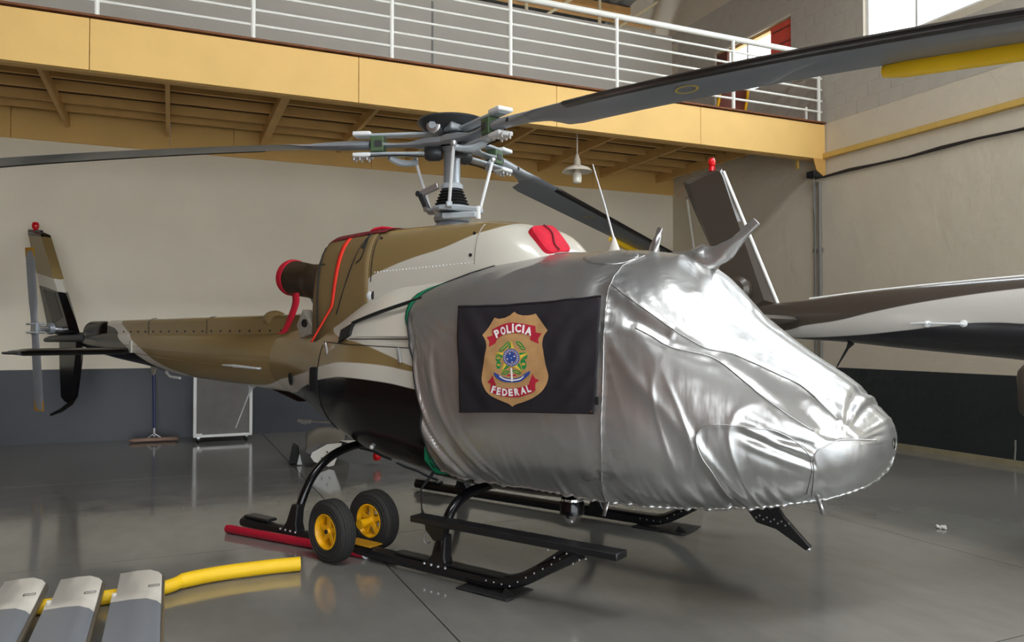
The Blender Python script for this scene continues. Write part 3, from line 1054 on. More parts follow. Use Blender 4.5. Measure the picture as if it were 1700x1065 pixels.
# belly fittings
lb = thing_lb = G().lathe([(.07, .10), (.072, .05), (.066, .0), (.05, -.05), (.025, -.075), (0, -.082)], (1.47, -.5, .41), (0, 0, 1), 20).build('landing_light', 'chrome', heli)
G().lathe([(.079, .0), (.08, .07), (.06, .10)], (1.47, -.5, .41), (0, 0, 1), 20, cap=False).build('light_shroud', 'black_gloss', lb)
wc = G().prism([(2.40, 0, .53), (2.63, 0, .52), (2.67, 0, .462), (2.822, 0, .308), (2.795, 0, .284), (2.62, 0, .385), (2.50, 0, .408)], (0, .035, 0)).build('wire_cutter', 'black_metal', heli, bevel=.004)
g = G()
for k in range(10):
    g.sphere((2.50 + .022 * k, -.02, .44 - .003 * k + .018 * (k % 2)), .006, 6)
g.sphere((2.81, -.005, .293), .014, 8)
g.build('cutter_rivets', 'alu', wc)['kind'] = 'stuff'
# main roof aerial
ae = G().lathe([(.11, .0), (.09, .02), (.045, .05), (.022, .11), (.010, .14)], (1.5, 0, 2.10), n=20).build('aerial_base', 'white_paint', heli)
G().tube([(1.5, 0, 2.23), (1.42, 0, 2.50), (1.33, 0, 2.775)], [.008, .006, .004], 8).build('aerial_whip', 'hub_white', ae)

# ------------------------------------------------------------------ rotor head
rh = G().lathe([(.17, 2.42), (.14, 2.45), (.10, 2.49)], n=28).build('rotor_head', 'hub_grey', heli)
G().lathe([(.075, 2.70), (.075, 2.78), (.068, 2.80), (.068, 3.05), (.085, 3.07), (.085, 3.09)], n=24).build('mast', 'hub_grey', rh)
G().lathe([(.092, 2.745), (.092, 2.775), (.08, 2.79)], n=24).build('mast_collar', 'blade_light', rh)
prof = []
for k in range(13):
    r0 = lerp(.15, .09, k / 12)
    prof.append((r0 if k % 2 == 0 else r0 - .022, lerp(2.60, 2.75, k / 12)))
G().lathe(prof, n=28).build('rubber_boot', 'black_rubber', rh, angle=60)
G().lathe([(.11, 2.47), (.14, 2.48), (.15, 2.51), (.14, 2.535), (.11, 2.545)], n=28).build('lower_swashplate', 'hub_grey', rh)
G().lathe([(.12, 2.555), (.155, 2.56), (.165, 2.58), (.155, 2.60), (.13, 2.605)], n=28).build('upper_swashplate', 'blade_light', rh)
AZ = [R(94), R(212), R(340)]
DROOP = [(.112, .000), (.0, .008), (.068, .0125)]
HZ = 3.12
for a in AZ:
    d = V(math.cos(a), math.sin(a), 0)
    n = V(-d.y, d.x, 0)
    # star arm
    rings = []
    for r, w, th, dz in ((.0, .16, .07, 0), (.14, .15, .07, 0), (.24, .10, .06, 0), (.34, .055, .028, -.004), (.46, .05, .02, -.006), (.56, .06, .03, -.004), (.62, .06, .03, 0)):
        rings.append([d * r + n * (w * sx) + V(0, 0, HZ + dz + th * sz * .5) for sx, sz in ((-1, -.6), (-.8, -1), (.8, -1), (1, -.6), (1, .6), (.8, 1), (-.8, 1), (-1, .6))])
    G().loft(rings).build('star_arm', 'hub_grey', rh, angle=30)
    # sleeve plates above and below, bearing block, spacer bolts
    for s in (-1, 1):
        g = G()
        for r0, r1, w0, w1_ in ((.12, .70, .05, .045),):
            g.beam(d * .14 + V(0, 0, HZ + s * .082), d * .78 + V(0, 0, HZ + s * .075), .10, .024)
        g.build('sleeve_plate', 'blade_light', rh, bevel=.008)
        G().box(d * .74 + V(0, 0, HZ + s * .088), (.15, .13, .035), Matrix.Rotation(a, 3, 'Z')).build('sleeve_end', 'hub_white', rh, bevel=.010)
    G().box(d * .61 + V(0, 0, HZ), (.11, .12, .125), Matrix.Rotation(a, 3, 'Z')).build('bearing_block', 'bearing_green', rh, bevel=.008)
    G().box(d * .60 + n * .0 + V(0, 0, HZ), (.06, .13, .05), Matrix.Rotation(a, 3, 'Z')).build('bearing_slot', 'hub_dark', rh)
    g = G()
    for r in (.70, .76, .81):
        for s in (-1, 1):
            g.tube([d * r + n * (s * .035) + V(0, 0, HZ - .128), d * r + n * (s * .035) + V(0, 0, HZ - .09)], .011, 8)
    g.build('sleeve_bolts', 'alu', rh)
    # elastomeric spherical bearing near the hub
    G().lathe([(.05, -.07), (.065, -.04), (.065, .04), (.05, .07)], d * .15 + V(0, 0, HZ - .075), d, 16).build('spherical_bearing', 'hub_dark', rh)
    # pitch horn and link
    ph = d * .34 - n * .17
    G().tube(spline([d * .52 + V(0, 0, HZ - .10), d * .44 - n * .06 + V(0, 0, HZ - .135), ph + n * .03 + V(0, 0, HZ - .12), ph + V(0, 0, HZ - .085)], 12), [.03] * 6 + [.026] * 4 + [.022] * 3, 8).build('pitch_horn', 'blade_light', rh)
    bot = d * .20 - n * .135 + V(0, 0, 2.585)
    G().tube([ph + V(0, 0, HZ - .09), bot], .0135, 8).build('pitch_link', 'hub_white', rh)
    G().sphere(ph + V(0, 0, HZ - .09), .026, 10).build('link_end', 'alu', rh)
    G().sphere(bot, .024, 10).build('link_end', 'alu', rh)
    # swashplate arm
    G().beam(V(0, 0, 2.585) + d * .05 - n * .06, bot + (d * .02 - n * .01), .05, .045).build('swashplate_arm', 'blade_light', rh, bevel=.01)
    # de-ice / bonding wire along the lower sleeve
    G().tube(spline([d * .80 + V(0, 0, HZ - .06), d * .70 + n * .05 + V(0, 0, HZ - .10), d * .45 + n * .05 + V(0, 0, HZ - .098), d * .2 + n * .04 + V(0, 0, HZ - .11)], 14), .006, 6).build('bonding_wire', 'cord_black', rh)
# scissor link on the tail side
for y in (-.05,):
    a_, b_, c_ = V(-.06, -.10, 2.77), V(-.22, -.14, 2.71), V(-.12, -.16, 2.57)
    G().beam(a_, b_, .05, .03, (0, 1, 0)).build('scissor_link', 'alu', rh, bevel=.006)
    G().beam(b_, c_, .05, .03, (0, 1, 0)).build('scissor_link', 'hub_dark', rh, bevel=.006)
    G().lathe([(.024, -.035), (.024, .035)], b_, (0, 1, 0), 12).build('scissor_pin', 'hub_dark', rh)
    G().lathe([(.022, -.03), (.022, .03)], c_, (0, 1, 0), 12).build('scissor_pin', 'alu', rh)
# servo arms in front
G().beam((.05, -.17, 2.50), (.31, -.06, 2.505), .05, .05).build('servo_arm', 'blade_light', rh, bevel=.01)
G().beam((.02, -.18, 2.575), (.32, -.05, 2.545), .045, .04).build('servo_arm', 'blade_light', rh, bevel=.01)
G().lathe([(.022, -.05), (.022, .05)], (.315, -.05, 2.52), (0, 0, 1), 10).build('servo_joint', 'hub_white', rh)
# vibration absorber bowl on top
G().lathe([(.05, 3.16), (.10, 3.165), (.10, 3.19), (.2, 3.215), (.26, 3.25), (.285, 3.285), (.275, 3.30), (.12, 3.325), (0, 3.328)], n=36).build('absorber_bowl', 'hub_dark', rh, angle=50)
G().lathe([(.055, -.06), (.06, -.055), (.06, .06), (.05, .065)], (-.02, -.17, 3.225), (.35, -1, -.05), 20).build('absorber_weight', 'alu', rh)
G().lathe([(.03, 0), (.03, .012)], (.005, -.24, 3.222), (.35, -1, -.05), 16).build('weight_cap', 'blade_light', rh)
G().box((.11, -.12, 3.22), (.13, .10, .085), Matrix.Rotation(R(-20), 3, 'Z')).build('absorber_clamp', 'hub_grey', rh, bevel=.015)


# main rotor blades
def foil(c, th, n=9):
    """closed section, x from leading edge 0 to trailing edge c"""
    up, lo = [], []
    for k in range(n):
        t = (1 - math.cos(pi * k / (n - 1))) / 2
        y = 5 * th * (.2969 * math.sqrt(t) - .126 * t - .3516 * t * t + .2843 * t ** 3 - .1015 * t ** 4)
        up.append((t * c, y))
        lo.append((t * c, -y * .8))
    return up + lo[-2:0:-1]


def blade_frame(i, r):
    a = AZ[i]
    s, q = DROOP[i]
    d = V(math.cos(a), math.sin(a), 0)
    le = V(math.sin(a), -math.cos(a), 0)     # clockwise rotor: leading edge
    drop = 0 if r < .6 else s * (r - .45) + q * (r - .45) ** 2
    return d * r + V(0, 0, HZ - drop), d, le


def blade_section(i, r, c, th, front):
    p, d, le = blade_frame(i, r)
    pit = R(lerp(9, 1.5, min(max((r - .8) / 4.5, 0), 1)))
    e = le * math.cos(pit) + V(0, 0, 1) * math.sin(pit)
    u = V(0, 0, 1) * math.cos(pit) - le * math.sin(pit)
    return [p + e * (front - x) + u * y for x, y in foil(c, th)], p, e, u


BR = [(.68, .11, .085, .055), (.85, .11, .085, .055), (1.05, .13, .07, .06), (1.15, .17, .06, .07), (1.22, .21, .05, .08), (1.27, .33, .044, .09), (1.4, .355, .042, .09), (1.6, .355, .04, .09)] + [(2 + .35 * k, .355, .038, .09) for k in range(9)] + [(5.1, .355, .036, .09), (5.3, .35, .03, .09), (5.345, .30, .016, .07)]
for i in range(3):
    rings = [[q for q in blade_section(i, r, c, th, fr)[0]] for r, c, th, fr in BR]
    b = G().loft(rings).build('rotor_blade', 'blade_grey', heli, angle=40)
    # leading-edge erosion strip
    rows = []
    for r, c, th, fr in BR[7:]:
        sec, p, e, u = blade_section(i, r, c, th + .012 / max(c, .01) * .5, fr + .002)
        m = len(sec)
        rows.append([sec[k % m] for k in (3, 2, 1, 0, m - 1, m - 2)])
    G().grid(rows).build('erosion_strip', 'blade_strip', b, angle=60, solid=.002)
    # light painted root cuff
    rows = []
    cuffs = [[p + (p - sum(rr, Vector()) / len(rr)) * .03 for p in rr] for rr in rings[0:4]]
    G().loft(cuffs, True, False).build('root_cuff', 'hub_grey', b, angle=40)
    sec, p, e, u = blade_section(i, 2.55, .355, .038, .09)
    _, d, _ = blade_frame(i, 2.55)
    c0 = p + e * (.09 - .15) - u * .022
    ring = [c0 + d * (.075 * math.cos(t)) + e * (.05 * math.sin(t)) for t in [2 * pi * k / 28 for k in range(28)]]
    ring2 = [c0 + d * (.06 * math.cos(t)) + e * (.037 * math.sin(t)) for t in [2 * pi * k / 28 for k in range(28)]]
    G().add([x - u * .0015 for x in ring + ring2], [(k, (k + 1) % 28, 28 + (k + 1) % 28, 28 + k) for k in range(28)]).build('ring_mark', 'mark_yellow', b, smooth=False)
    sec, p, e, u = blade_section(i, .92, .11, .085, .055)
    G().lathe([(.016, 0), (.016, .006)], p - u * .0 + e * .055, e, 12).build('blade_pin', 'cord_black', b)
heli_mat = Matrix.Translation(HELI) @ Matrix.Rotation(HROT, 4, 'Z')


def hw(p):
    return heli_mat @ Vector(p)


# yellow foam sleeves on the trailing edges of the blades
for i, lab in ((2, 'yellow foam tube under the trailing edge of the nearest rotor blade'), (0, 'yellow foam tube on the rear edge of the far rotor blade'), (1, 'yellow foam tube on the left rotor blade beyond the frame')):
    if i == 1:
        continue
    pts = []
    rr = [3.55 + .1 * k for k in range(17)]
    for r in rr:
        sec, p, e, u = blade_section(i, r, .355, .038, .09)
        pts.append(hw(p + e * (.09 - .355 - .018) - u * .02))
    tag(G().tube(pts, [.03] + [.042] * (len(pts) - 2) + [.03], 12).build('foam_tube', 'foam_yellow'), lab, 'foam tube', 'yellow foam tubes')

# ================================================================== THE SILVER COVER
cov = thing('aircraft_cover', 'crinkled silver fabric cover stretched over the helicopter cabin and nose', 'cover', HELI, HROT)
OFF = .012
XTIP = 3.275
REAR = [(.50, .66), (.62, .60), (.764, .55), (1.013, .53), (1.296, .471), (1.542, .372), (1.626, .321), (1.756, .281), (1.843, .323), (1.894, .401), (1.959, .573), (2.034, .819), (2.082, 1.0), (2.14, 1.30)]
rear_x = pchip([r[0] for r in REAR], [r[1] for r in REAR])
HEM = [(.28, .66), (.683, .633), (.94, .611), (1.4, .593), (1.789, .562), (2.135, .553), (2.472, .577), (2.782, .621), (3.057, .687), (3.152, .728), (3.275, .80)]
hem_z = pchip([r[0] for r in HEM], [r[1] for r in HEM])
S1 = [(1.919, 2.042), (1.861, 1.987), (1.846, 1.933), (1.848, 1.855), (1.848, 1.795), (1.866, 1.71), (1.893, 1.55), (1.912, 1.269), (1.908, 1.093), (1.895, .848), (1.83, .575)]
S2 = [(1.848, 1.855), (1.96, 1.785), (2.083, 1.707), (2.15, 1.661), (2.262, 1.581), (2.369, 1.513), (2.437, 1.476), (2.532, 1.452), (2.609, 1.416), (2.776, 1.331), (2.882, 1.274), (2.981, 1.19), (3.07, 1.10)]
S3 = [(2.065, 1.598), (2.16, 1.55), (2.265, 1.489), (2.478, 1.423), (2.653, 1.29), (2.719, 1.234), (2.867, 1.126), (2.977, 1.049)]
S4 = [(2.56, .66), (2.529, .738), (2.497, .817), (2.453, .896), (2.429, .984), (2.445, 1.041), (2.491, 1.067), (2.572, 1.072), (2.731, 1.057), (2.813, 1.044), (2.899, .995), (2.953, .928), (2.964, .866), (2.953, .802), (2.917, .705)]
S5 = [(3.225, .99), (3.16, 1.0), (3.089, 1.001), (3.03, .97), (2.985, .929), (2.964, .788), (2.928, .67)]

S6 = [(1.90, 1.56), (2.05, 1.36), (2.22, 1.18), (2.36, 1.02), (2.46, .86), (2.55, .70)]


def half_section(x, off, n=90):
    """dense half ring, top centre -> hem (y>=0)"""
    zh = hem_z(x)
    out = []
    for k in range(n + 1):
        p = bpt(x, pi / 2 - pi * k / n, off)
        if p.z < zh and k > 5:
            a = out[-1]
            t = (a.z - zh) / max(a.z - p.z, 1e-6)
            out.append(a.lerp(p, t))
            break
        out.append(p)
    return out


def resample(pl, m):
    L = [0]
    for a, b in zip(pl[:-1], pl[1:]):
        L.append(L[-1] + (b - a).length)
    out = []
    k = 0
    for i in range(m + 1):
        t = L[-1] * i / m
        while k < len(L) - 2 and L[k + 1] < t:
            k += 1
        out.append(pl[k].lerp(pl[k + 1], (t - L[k]) / max(L[k + 1] - L[k], 1e-9)))
    return out


def seg_dist(px, pz, poly):
    best = 9
    for (ax, az), (bx, bz) in zip(poly[:-1], poly[1:]):
        dx, dz = bx - ax, bz - az
        t = min(max(((px - ax) * dx + (pz - az) * dz) / (dx * dx + dz * dz), 0), 1)
        d = math.hypot(px - ax - t * dx, pz - az - t * dz)
        if d < best:
            best = d
            sgn = dx * (pz - az) - dz * (px - ax)
            bs = 1 if sgn > 0 else -1
    return best * bs


def fbm(x, y, z, o=4):
    return noise.fractal(Vector((x, y, z)), 1.0, 2.0, o)


def wrinkle(p):
    x, y, z = p
    d = 0
    hz = z - hem_z(x)
    sg = 1 if y < 0 else -1
    # slow fabric undulation
    d += .006 * fbm(x * 1.6 + 5, y * 1.6, z * 1.6, 3)
    # gathers above the drawn hem
    if hz < .5:
        w = noise.noise(Vector((x * 3.1, sg * 2, 4.)))
        d += .011 * (1 - .75 * sstep(2.6, 3.05, x)) * math.exp(-max(hz, 0) / .11) * noise.noise(Vector((x * 24 + hz * 5, sg * 3., hz * 3)))
        d += .008 * math.exp(-max(hz, 0) / .22) * fbm(x * 11 + hz * 3, sg * 3., hz * 2.5, 2)
    # folds pulled from the tie point at the rear shoulder
    dx, dz = x - .27, z - 1.76
    r = math.hypot(dx, dz)
    ph = math.atan2(-dz, dx)
    if r < 1.0 and -.25 < ph < 1.9:
        d += .015 * math.exp(-r / .40) * sstep(.0, .08, r) * (1.6 * noise.noise(Vector((ph * 6.5, r * .9, 1.))) + .9 * noise.noise(Vector((ph * 14, r * 1.1, 4.)))) * sstep(-.25, .1, ph)
    # long curved folds sweeping down to the hem behind the flag
    if z < 1.62 and x < 1.25:
        t = (1.62 - z) / 1.05
        q = x - (.40 + .08 * t + .42 * t ** 3)
        if abs(q) < .35:
            amp = .0165 * sstep(0, .25, t)
            f1 = noise.noise(Vector((q * (17 - 6 * t), t * .8, 2.)))
            f2 = noise.noise(Vector((q * (25 - 9 * t), t * .9, 7.)))
            d += amp * 1.9 * math.exp(-((q - .06 * t) / (.16 + .12 * t)) ** 2) * (1.0 - 2.2 * math.sqrt(f1 * f1 + .012) + .7 * f2)
    # windscreen drape: folds running down the slope
    m = sstep(2.1, 2.6, x) * sstep(1.0, 1.35, z + .28 * max(0, x - 2.7))
    if m > 0:
        ang = math.atan2(y, max(z - .6, .05))
        d += m * .008 * noise.noise(Vector((ang * 5.5, x * .7, 3.0)))
        d += m * .003 * noise.noise(Vector((ang * 14, x * 1.2, 9.0)))
    # ridge along the windscreen frame seam
    if y < 0 or True:
        s2 = seg_dist(x, z, S2) if 1.7 < x < 3.15 and 1. < z < 2. else 9
        if abs(s2) < .25:
            d += .010 * math.exp(-(s2 / .035) ** 2) - .008 * math.exp(-((s2 + .07) / .05) ** 2)
            # short crumples on the upper side near its start
            d += .008 * math.exp(-((x - 1.95) / .12) ** 2) * math.exp(-((s2 - .05) / .05) ** 2) * math.sin((x + z * .6) * 95)
        s3 = seg_dist(x, z, S3) if 2.0 < x < 3.1 and .95 < z < 1.7 else 9
        if abs(s3) < .2:
            d += .007 * math.exp(-(s3 / .02) ** 2) - .006 * math.exp(-((s3 - .04) / .035) ** 2)
        s4 = seg_dist(x, z, S4) if 2.3 < x < 3.1 and z < 1.2 else 9
        if abs(s4) < .1:
            d += .004 * math.exp(-(s4 / .012) ** 2)
        s1 = seg_dist(x, z, S1) if 1.7 < x < 2.1 else 9
        if abs(s1) < .1:
            d += .004 * math.exp(-(s1 / .012) ** 2) + .003 * math.exp(-(s1 / .05) ** 2) * math.sin(z * 90 + 5 * noise.noise(Vector((z * 4, 0, 0))))
    # long tension crease from the door seam down to the lower side patch
    if 1.85 < x < 2.7 and z < 1.65:
        s6 = seg_dist(x, z, S6)
        if abs(s6) < .3:
            d += .007 * math.exp(-(s6 / .03) ** 2) - .006 * math.exp(-((s6 + .09) / .07) ** 2)
    # folds at the nose joint
    dx, dz = x - 3.10, z - .97
    r = math.hypot(dx, dz)
    if r < .6 and dz > -.12:
        ph = math.atan2(dz, -dx)
        d += .008 * math.exp(-((r - .26) / .14) ** 2) * 2.2 * noise.noise(Vector((ph * 5.5, r * 2.2, 7.))) * sstep(-.1, .15, ph)
    # sagging folds at the top of the side patch
    q = (z - 1.0) + .45 * (x - 2.75)
    if 2.6 < x < 2.98 and abs(q) < .2:
        d += .010 * math.exp(-(q / .08) ** 2) * math.sin(q * 75) * sstep(2.6, 2.72, x)
    # sparse sharp creases
    for sc, am, sd in ((1.3, .008, 3.), (2.6, .0045, 9.)):
        n_ = noise.noise(Vector((x * sc * 1.5 + z * sc * .7 + sd, y * sc, z * sc * .4 - x * sc * .3 + sd)))
        k_ = noise.noise(Vector((x * 1.1 + sd * 2, y, z * 1.1)))
        d += am * max(0., 1 - 8 * abs(n_)) ** 2 * sstep(-.2, .3, k_)
    # fine crumple
    d += .0010 * fbm(x * 9, y * 9, z * 9 + 3, 4)
    return d


NU, NV = 330, 100
rows = []
for i in range(NU + 1):
    row = []
    s = i / NU
    for jj in range(-NV, NV + 1):
        j = abs(jj)
        # rear edge for this strip of fabric
        xr = .6
        for _ in range(4):
            key = (round(xr * 50), j)
            if key not in globals().setdefault('_zc', {}):
                xq = round(xr * 50) / 50
                sect = globals().setdefault('_rs', {})
                if xq not in sect:
                    sect[xq] = resample(half_section(xq, OFF), NV)
                _zc[key] = sect[xq][j].z
            xr = rear_x(_zc[key])
        g_ = .5 * s + .5 * (1 - (1 - s) ** 1.7)
        x = xr + (XTIP - xr) * g_
        row.append((x, j, jj))
    rows.append(row)
# positions
cache = {}


def sect_at(x):
    k = round(x, 3)
    if k not in cache:
        cache[k] = resample(half_section(k, OFF), NV)
    return cache[k]


P = []
for row in rows:
    pr = []
    for x, j, jj in row:
        p = sect_at(x)[j].copy()
        p.x = x
        if jj < 0:
            p.y = -p.y
        pr.append(p)
    P.append(pr)
P2 = []
for i in range(NU + 1):
    pr = []
    for j in range(2 * NV + 1):
        a = P[min(i + 1, NU)][j] - P[max(i - 1, 0)][j]
        b = P[i][min(j + 1, 2 * NV)] - P[i][max(j - 1, 0)]
        n = a.cross(b)
        if n.length < 1e-9:
            n = V(1, 0, 0)
        n.normalize()
        c = P[i][j] - V(P[i][j].x - .15, 0, 1.1)
        if n.dot(c) < 0:
            n = -n
        fade = sstep(0, .06, XTIP - P[i][j].x)
        pr.append(P[i][j] + n * (wrinkle(P[i][j]) * fade + .004))
    P2.append(pr)
cloth = G().grid(P2).build('cover_cloth', 'silver', cov, angle=180, solid=.003)


def cover_side(x, z, off=.006):
    p = side(x, z, OFF)
    e = .01
    nx = -(side_y(x + e, z, OFF) - side_y(x - e, z, OFF)) / (2 * e)
    nz = -(side_y(x, z + e, OFF) - side_y(x, z - e, OFF)) / (2 * e)
    n = V(nx, -1, nz).normalized()
    return p + n * (off + wrinkle(p) + .004)


def cover_line(poly, name, r=.004, mat='silver', n=60, off=.003):
    pl = spline([(x, 0, z) for x, z in poly], n)
    return G().tube([cover_side(p.x, p.z, off) for p in pl], r, 6).build(name, mat, cov, angle=180)


for S in (S1, S2, S3, S4, S5):
    cover_line(S, 'seam', .0035, n=max(40, len(S) * 8))
# drawstring hem roll and rear edge roll
for sy in (1, -1):
    pts = [P2[i][0 if sy > 0 else -1] for i in range(0, NU + 1, 1)]
    pts = [p + V(0, 0, .0018 * math.sin(k * 1.1 + 4 * noise.noise(Vector((k * .1, 0, 0))))) for k, p in enumerate(pts)]
    G().tube(pts[:-2], [.009 + .002 * math.sin(k * 1.3) for k in range(len(pts) - 2)], 7).build('hem_roll', 'silver', cov, angle=180)
G().tube([P2[0][j] for j in range(0, 2 * NV + 1, 2)], .006, 6).build('edge_cord', 'cord_black', cov)
# green lining turned out at the rear edge
def lining(pts, name='lining'):
    rows = []
    for x, z, w in pts:
        a = side(x, z, OFF + .004)
        b = side(x - w, z, OFF + .001)
        rows.append([a, a.lerp(b, .5) + V(0, -.006 * math.sin(z * 60), 0), b])
    G().grid(rows).build(name, 'green_lining', cov, solid=.002)


lining([(rear_x(z) + .004, z, w) for z, w in ((1.93, .03), (1.90, .07), (1.86, .085), (1.82, .08), (1.78, .06), (1.73, .05), (1.68, .045), (1.64, .03), (1.60, .012))])
lining([(rear_x(z) + .012, z, w) for z, w in ((.84, .0), (.80, .012), (.76, .035), (.72, .05), (.68, .075), (.645, .09))])
# lower green flap with its tie
ga, gb, gc, gd = side(.52, .80, .016), side(.76, .615, .02), side(.50, .60, .016), side(.47, .70, .014)
G().add([ga, gb, gc, gd, (ga + gc) / 2 + V(0, -.015, 0)], [(0, 1, 4), (1, 2, 4), (2, 3, 4), (3, 0, 4)]).build('green_flap', 'green_lining', cov, smooth=False, solid=.002)
G().tube([side(.50, .61, .02), V(.52, -.90, .52), V(.60, -.98, .41), V(.63, -1.0, .385)], [.012, .007, .006, .012], 6).build('tie_cord', 'cord_black', cov)
G().tube([side(x, .60, .012) for x in (.50, .56, .62, .70, .78)], .012, 6).build('hem_strap', 'cord_black', cov)
for x, dx in ((1.83, -.02), (2.95, .03)):
    p = cover_side(x, hem_z(x) + .01, 0)
    G().add([p + V(-.012, 0, 0), p + V(.012, 0, 0), p + V(.012 + dx, -.01, -.085), p + V(-.012 + dx, -.01, -.085)], [(0, 1, 2, 3)]).build('hem_tab', 'silver', cov, solid=.002)
# pockets for the roof wire cutter and the probe
def pocket(path, rad, flat, name, seed):
    pts = spline(path, 26)
    g = G()
    rings = []
    for k, p in enumerate(pts):
        d = (pts[min(k + 1, 26)] - pts[max(k - 1, 0)]).normalized()
        sd = V(0, 1, 0)
        u = sd.cross(d).normalized()
        t = k / 26 * (len(rad) - 1)
        a = min(int(t), len(rad) - 2)
        r = lerp(rad[a], rad[a + 1], t - a)
        ring = []
        for q in range(20):
            an = 2 * pi * q / 20
            w = 1 + .30 * noise.noise(Vector((math.cos(an) * 1.6 + seed, math.sin(an) * 1.6, k * .16))) + .14 * math.sin(an * 3 + k * .55)
            ring.append(p + sd * (math.cos(an) * r * flat * w) + u * (math.sin(an) * r * w))
        rings.append(ring)
    return g.loft(rings).build(name, 'silver', cov, angle=70)


pocket([(1.84, 0, 2.045), (2.03, 0, 2.035), (2.19, 0, 2.035), (2.31, 0, 2.095), (2.41, 0, 2.175), (2.51, 0, 2.262)], [.05, .072, .10, .066, .045, .033, .028], .55, 'horn_pocket', 2.)
pocket([(1.845, -.13, 1.99), (1.862, -.12, 2.09), (1.885, -.11, 2.19), (1.905, -.10, 2.262)], [.06, .042, .032, .022, .016], .6, 'probe_pocket', 5.)
# lighter oval patch over the roof hatch
rows = []
for i in range(9):
    rr = i / 8
    rows.append([V(1.70 + .19 * rr * math.cos(2 * pi * k / 36), -.40 + .13 * rr * math.sin(2 * pi * k / 36), 0) for k in range(37)])
for row in rows:
    for p in row:
        w, zc, zt, zb_, nu, nl = bsec(p.x, OFF)
        p.z = zc + (zt - zc) * (1 - (abs(p.y) / w) ** nu) ** (1 / nu) + .009 + wrinkle(V(p.x, p.y, 2.05))
G().grid(rows).build('roof_patch', 'silver', cov, angle=180, solid=.002)

# ================================================================== THE FLAG
flag = thing('flag', 'black flag with a tan police shield hung on the side of the silver cover', 'flag', HELI, HROT)
FQ = [(33, 115), (1170, 42), (1115, 993), (33, 985)]          # sketch coordinates of TL TR BR BL
FX = [(.765, 1.757), (1.828, 1.795), (1.868, 1.103), (.889, 1.058)]
FM_L, FM_R = (.866, 1.385), (1.879, 1.438)


def uv_of(px, py):
    u, v = .5, .5
    for _ in range(12):
        def Fq(u, v):
            ax, ay = lerp(FQ[0][0], FQ[1][0], u), lerp(FQ[0][1], FQ[1][1], u)
            bx, by = lerp(FQ[3][0], FQ[2][0], u), lerp(FQ[3][1], FQ[2][1], u)
            return lerp(ax, bx, v), lerp(ay, by, v)
        x, y = Fq(u, v)
        x1, y1 = Fq(u + 1e-4, v)
        x2, y2 = Fq(u, v + 1e-4)
        a, b, c, d = (x1 - x) * 1e4, (x2 - x) * 1e4, (y1 - y) * 1e4, (y2 - y) * 1e4
        det = a * d - b * c
        ex, ey = px - x, py - y
        u += (ex * d - b * ey) / det
        v += (a * ey - c * ex) / det
    return u, v


def flag_pt(u, v, lift=0.):
    def edge(a, m, b, v):
        return tuple(a[k] * (1 - v) * (1 - 2 * v) + m[k] * 4 * v * (1 - v) + b[k] * v * (2 * v - 1) for k in (0, 1))
    l = edge(FX[0], FM_L, FX[3], v)
    r = edge(FX[1], FM_R, FX[2], v)
    x, z = lerp(l[0], r[0], u), lerp(l[1], r[1], u)
    z += .012 * math.sin(u * pi) * (v - .5) - .010 * math.sin(u * pi) * (1 - v)
    e = .02
    sy = lambda x, z: side_y(x, z, OFF + .026)
    n = V(-(sy(x + e, z) - sy(x - e, z)) / (2 * e), -1, -(sy(x, z + e) - sy(x, z - e)) / (2 * e)).normalized()
    edgefade = min(1, 6 * min(u, 1 - u)) * min(1, 6 * min(v, 1 - v))
    w = .013 * noise.noise(Vector((u * 5 + v * 4, v * 2.2 - u * 2, 1.3))) + .006 * math.sin((u * 1.0 + v * .55) * 34 + 3 * noise.noise(Vector((u * 3, v * 3, 0)))) * sstep(.55, .9, u) \
        + .005 * math.sin((u - v * .45) * 30) * (1 - sstep(.15, .4, u)) + .003 * noise.noise(Vector((u * 14, v * 14, 5)))
    return V(x, -sy(x, z), z) + n * (w * (.4 + .6 * edgefade) + lift)


rows = [[flag_pt(u / 70, v / 46) for u in range(71)] for v in range(47)]
G().grid(rows).build('flag_cloth', 'flag_black', flag, angle=180, solid=.002)
for v0 in (.012, .988):
    G().tube([flag_pt(k / 40, v0, .002) for k in range(41)], .004, 5).build('hem_seam', 'flag_black', flag)


def inside_poly(p, poly):
    c = False
    n = len(poly)
    j = n - 1
    for i in range(n):
        if (poly[i][1] > p[1]) != (poly[j][1] > p[1]) and p[0] < (poly[j][0] - poly[i][0]) * (p[1] - poly[i][1]) / (poly[j][1] - poly[i][1]) + poly[i][0]:
            c = not c
        j = i
    return c


def print_poly(poly, mat, lift, name='print', parent=None, step=26):
    # densify the outline, add inner points, triangulate
    out = []
    for a, b in zip(poly, poly[1:] + poly[:1]):
        m = max(1, int(math.hypot(b[0] - a[0], b[1] - a[1]) / step))
        out += [(lerp(a[0], b[0], k / m), lerp(a[1], b[1], k / m)) for k in range(m)]
    xs, ys = [p[0] for p in poly], [p[1] for p in poly]
    pts = list(out)
    y = min(ys) + step / 2
    while y < max(ys):
        x = min(xs) + step / 2
        while x < max(xs):
            if inside_poly((x, y), poly):
                pts.append((x, y))
            x += step
        y += step
    edges = [(k, (k + 1) % len(out)) for k in range(len(out))]
    vs, es, fs, _, _, _ = delaunay_2d_cdt([Vector(p) for p in pts], edges, [], 1, 1e-4)
    g = G().add([flag_pt(*uv_of(p[0], p[1]), lift) for p in vs], fs)
    return g.build(name, mat, parent or flag, angle=180)


def sp2(pts, n):
    return [(p.x, p.y) for p in spline([(a, b, 0) for a, b in pts], n)]


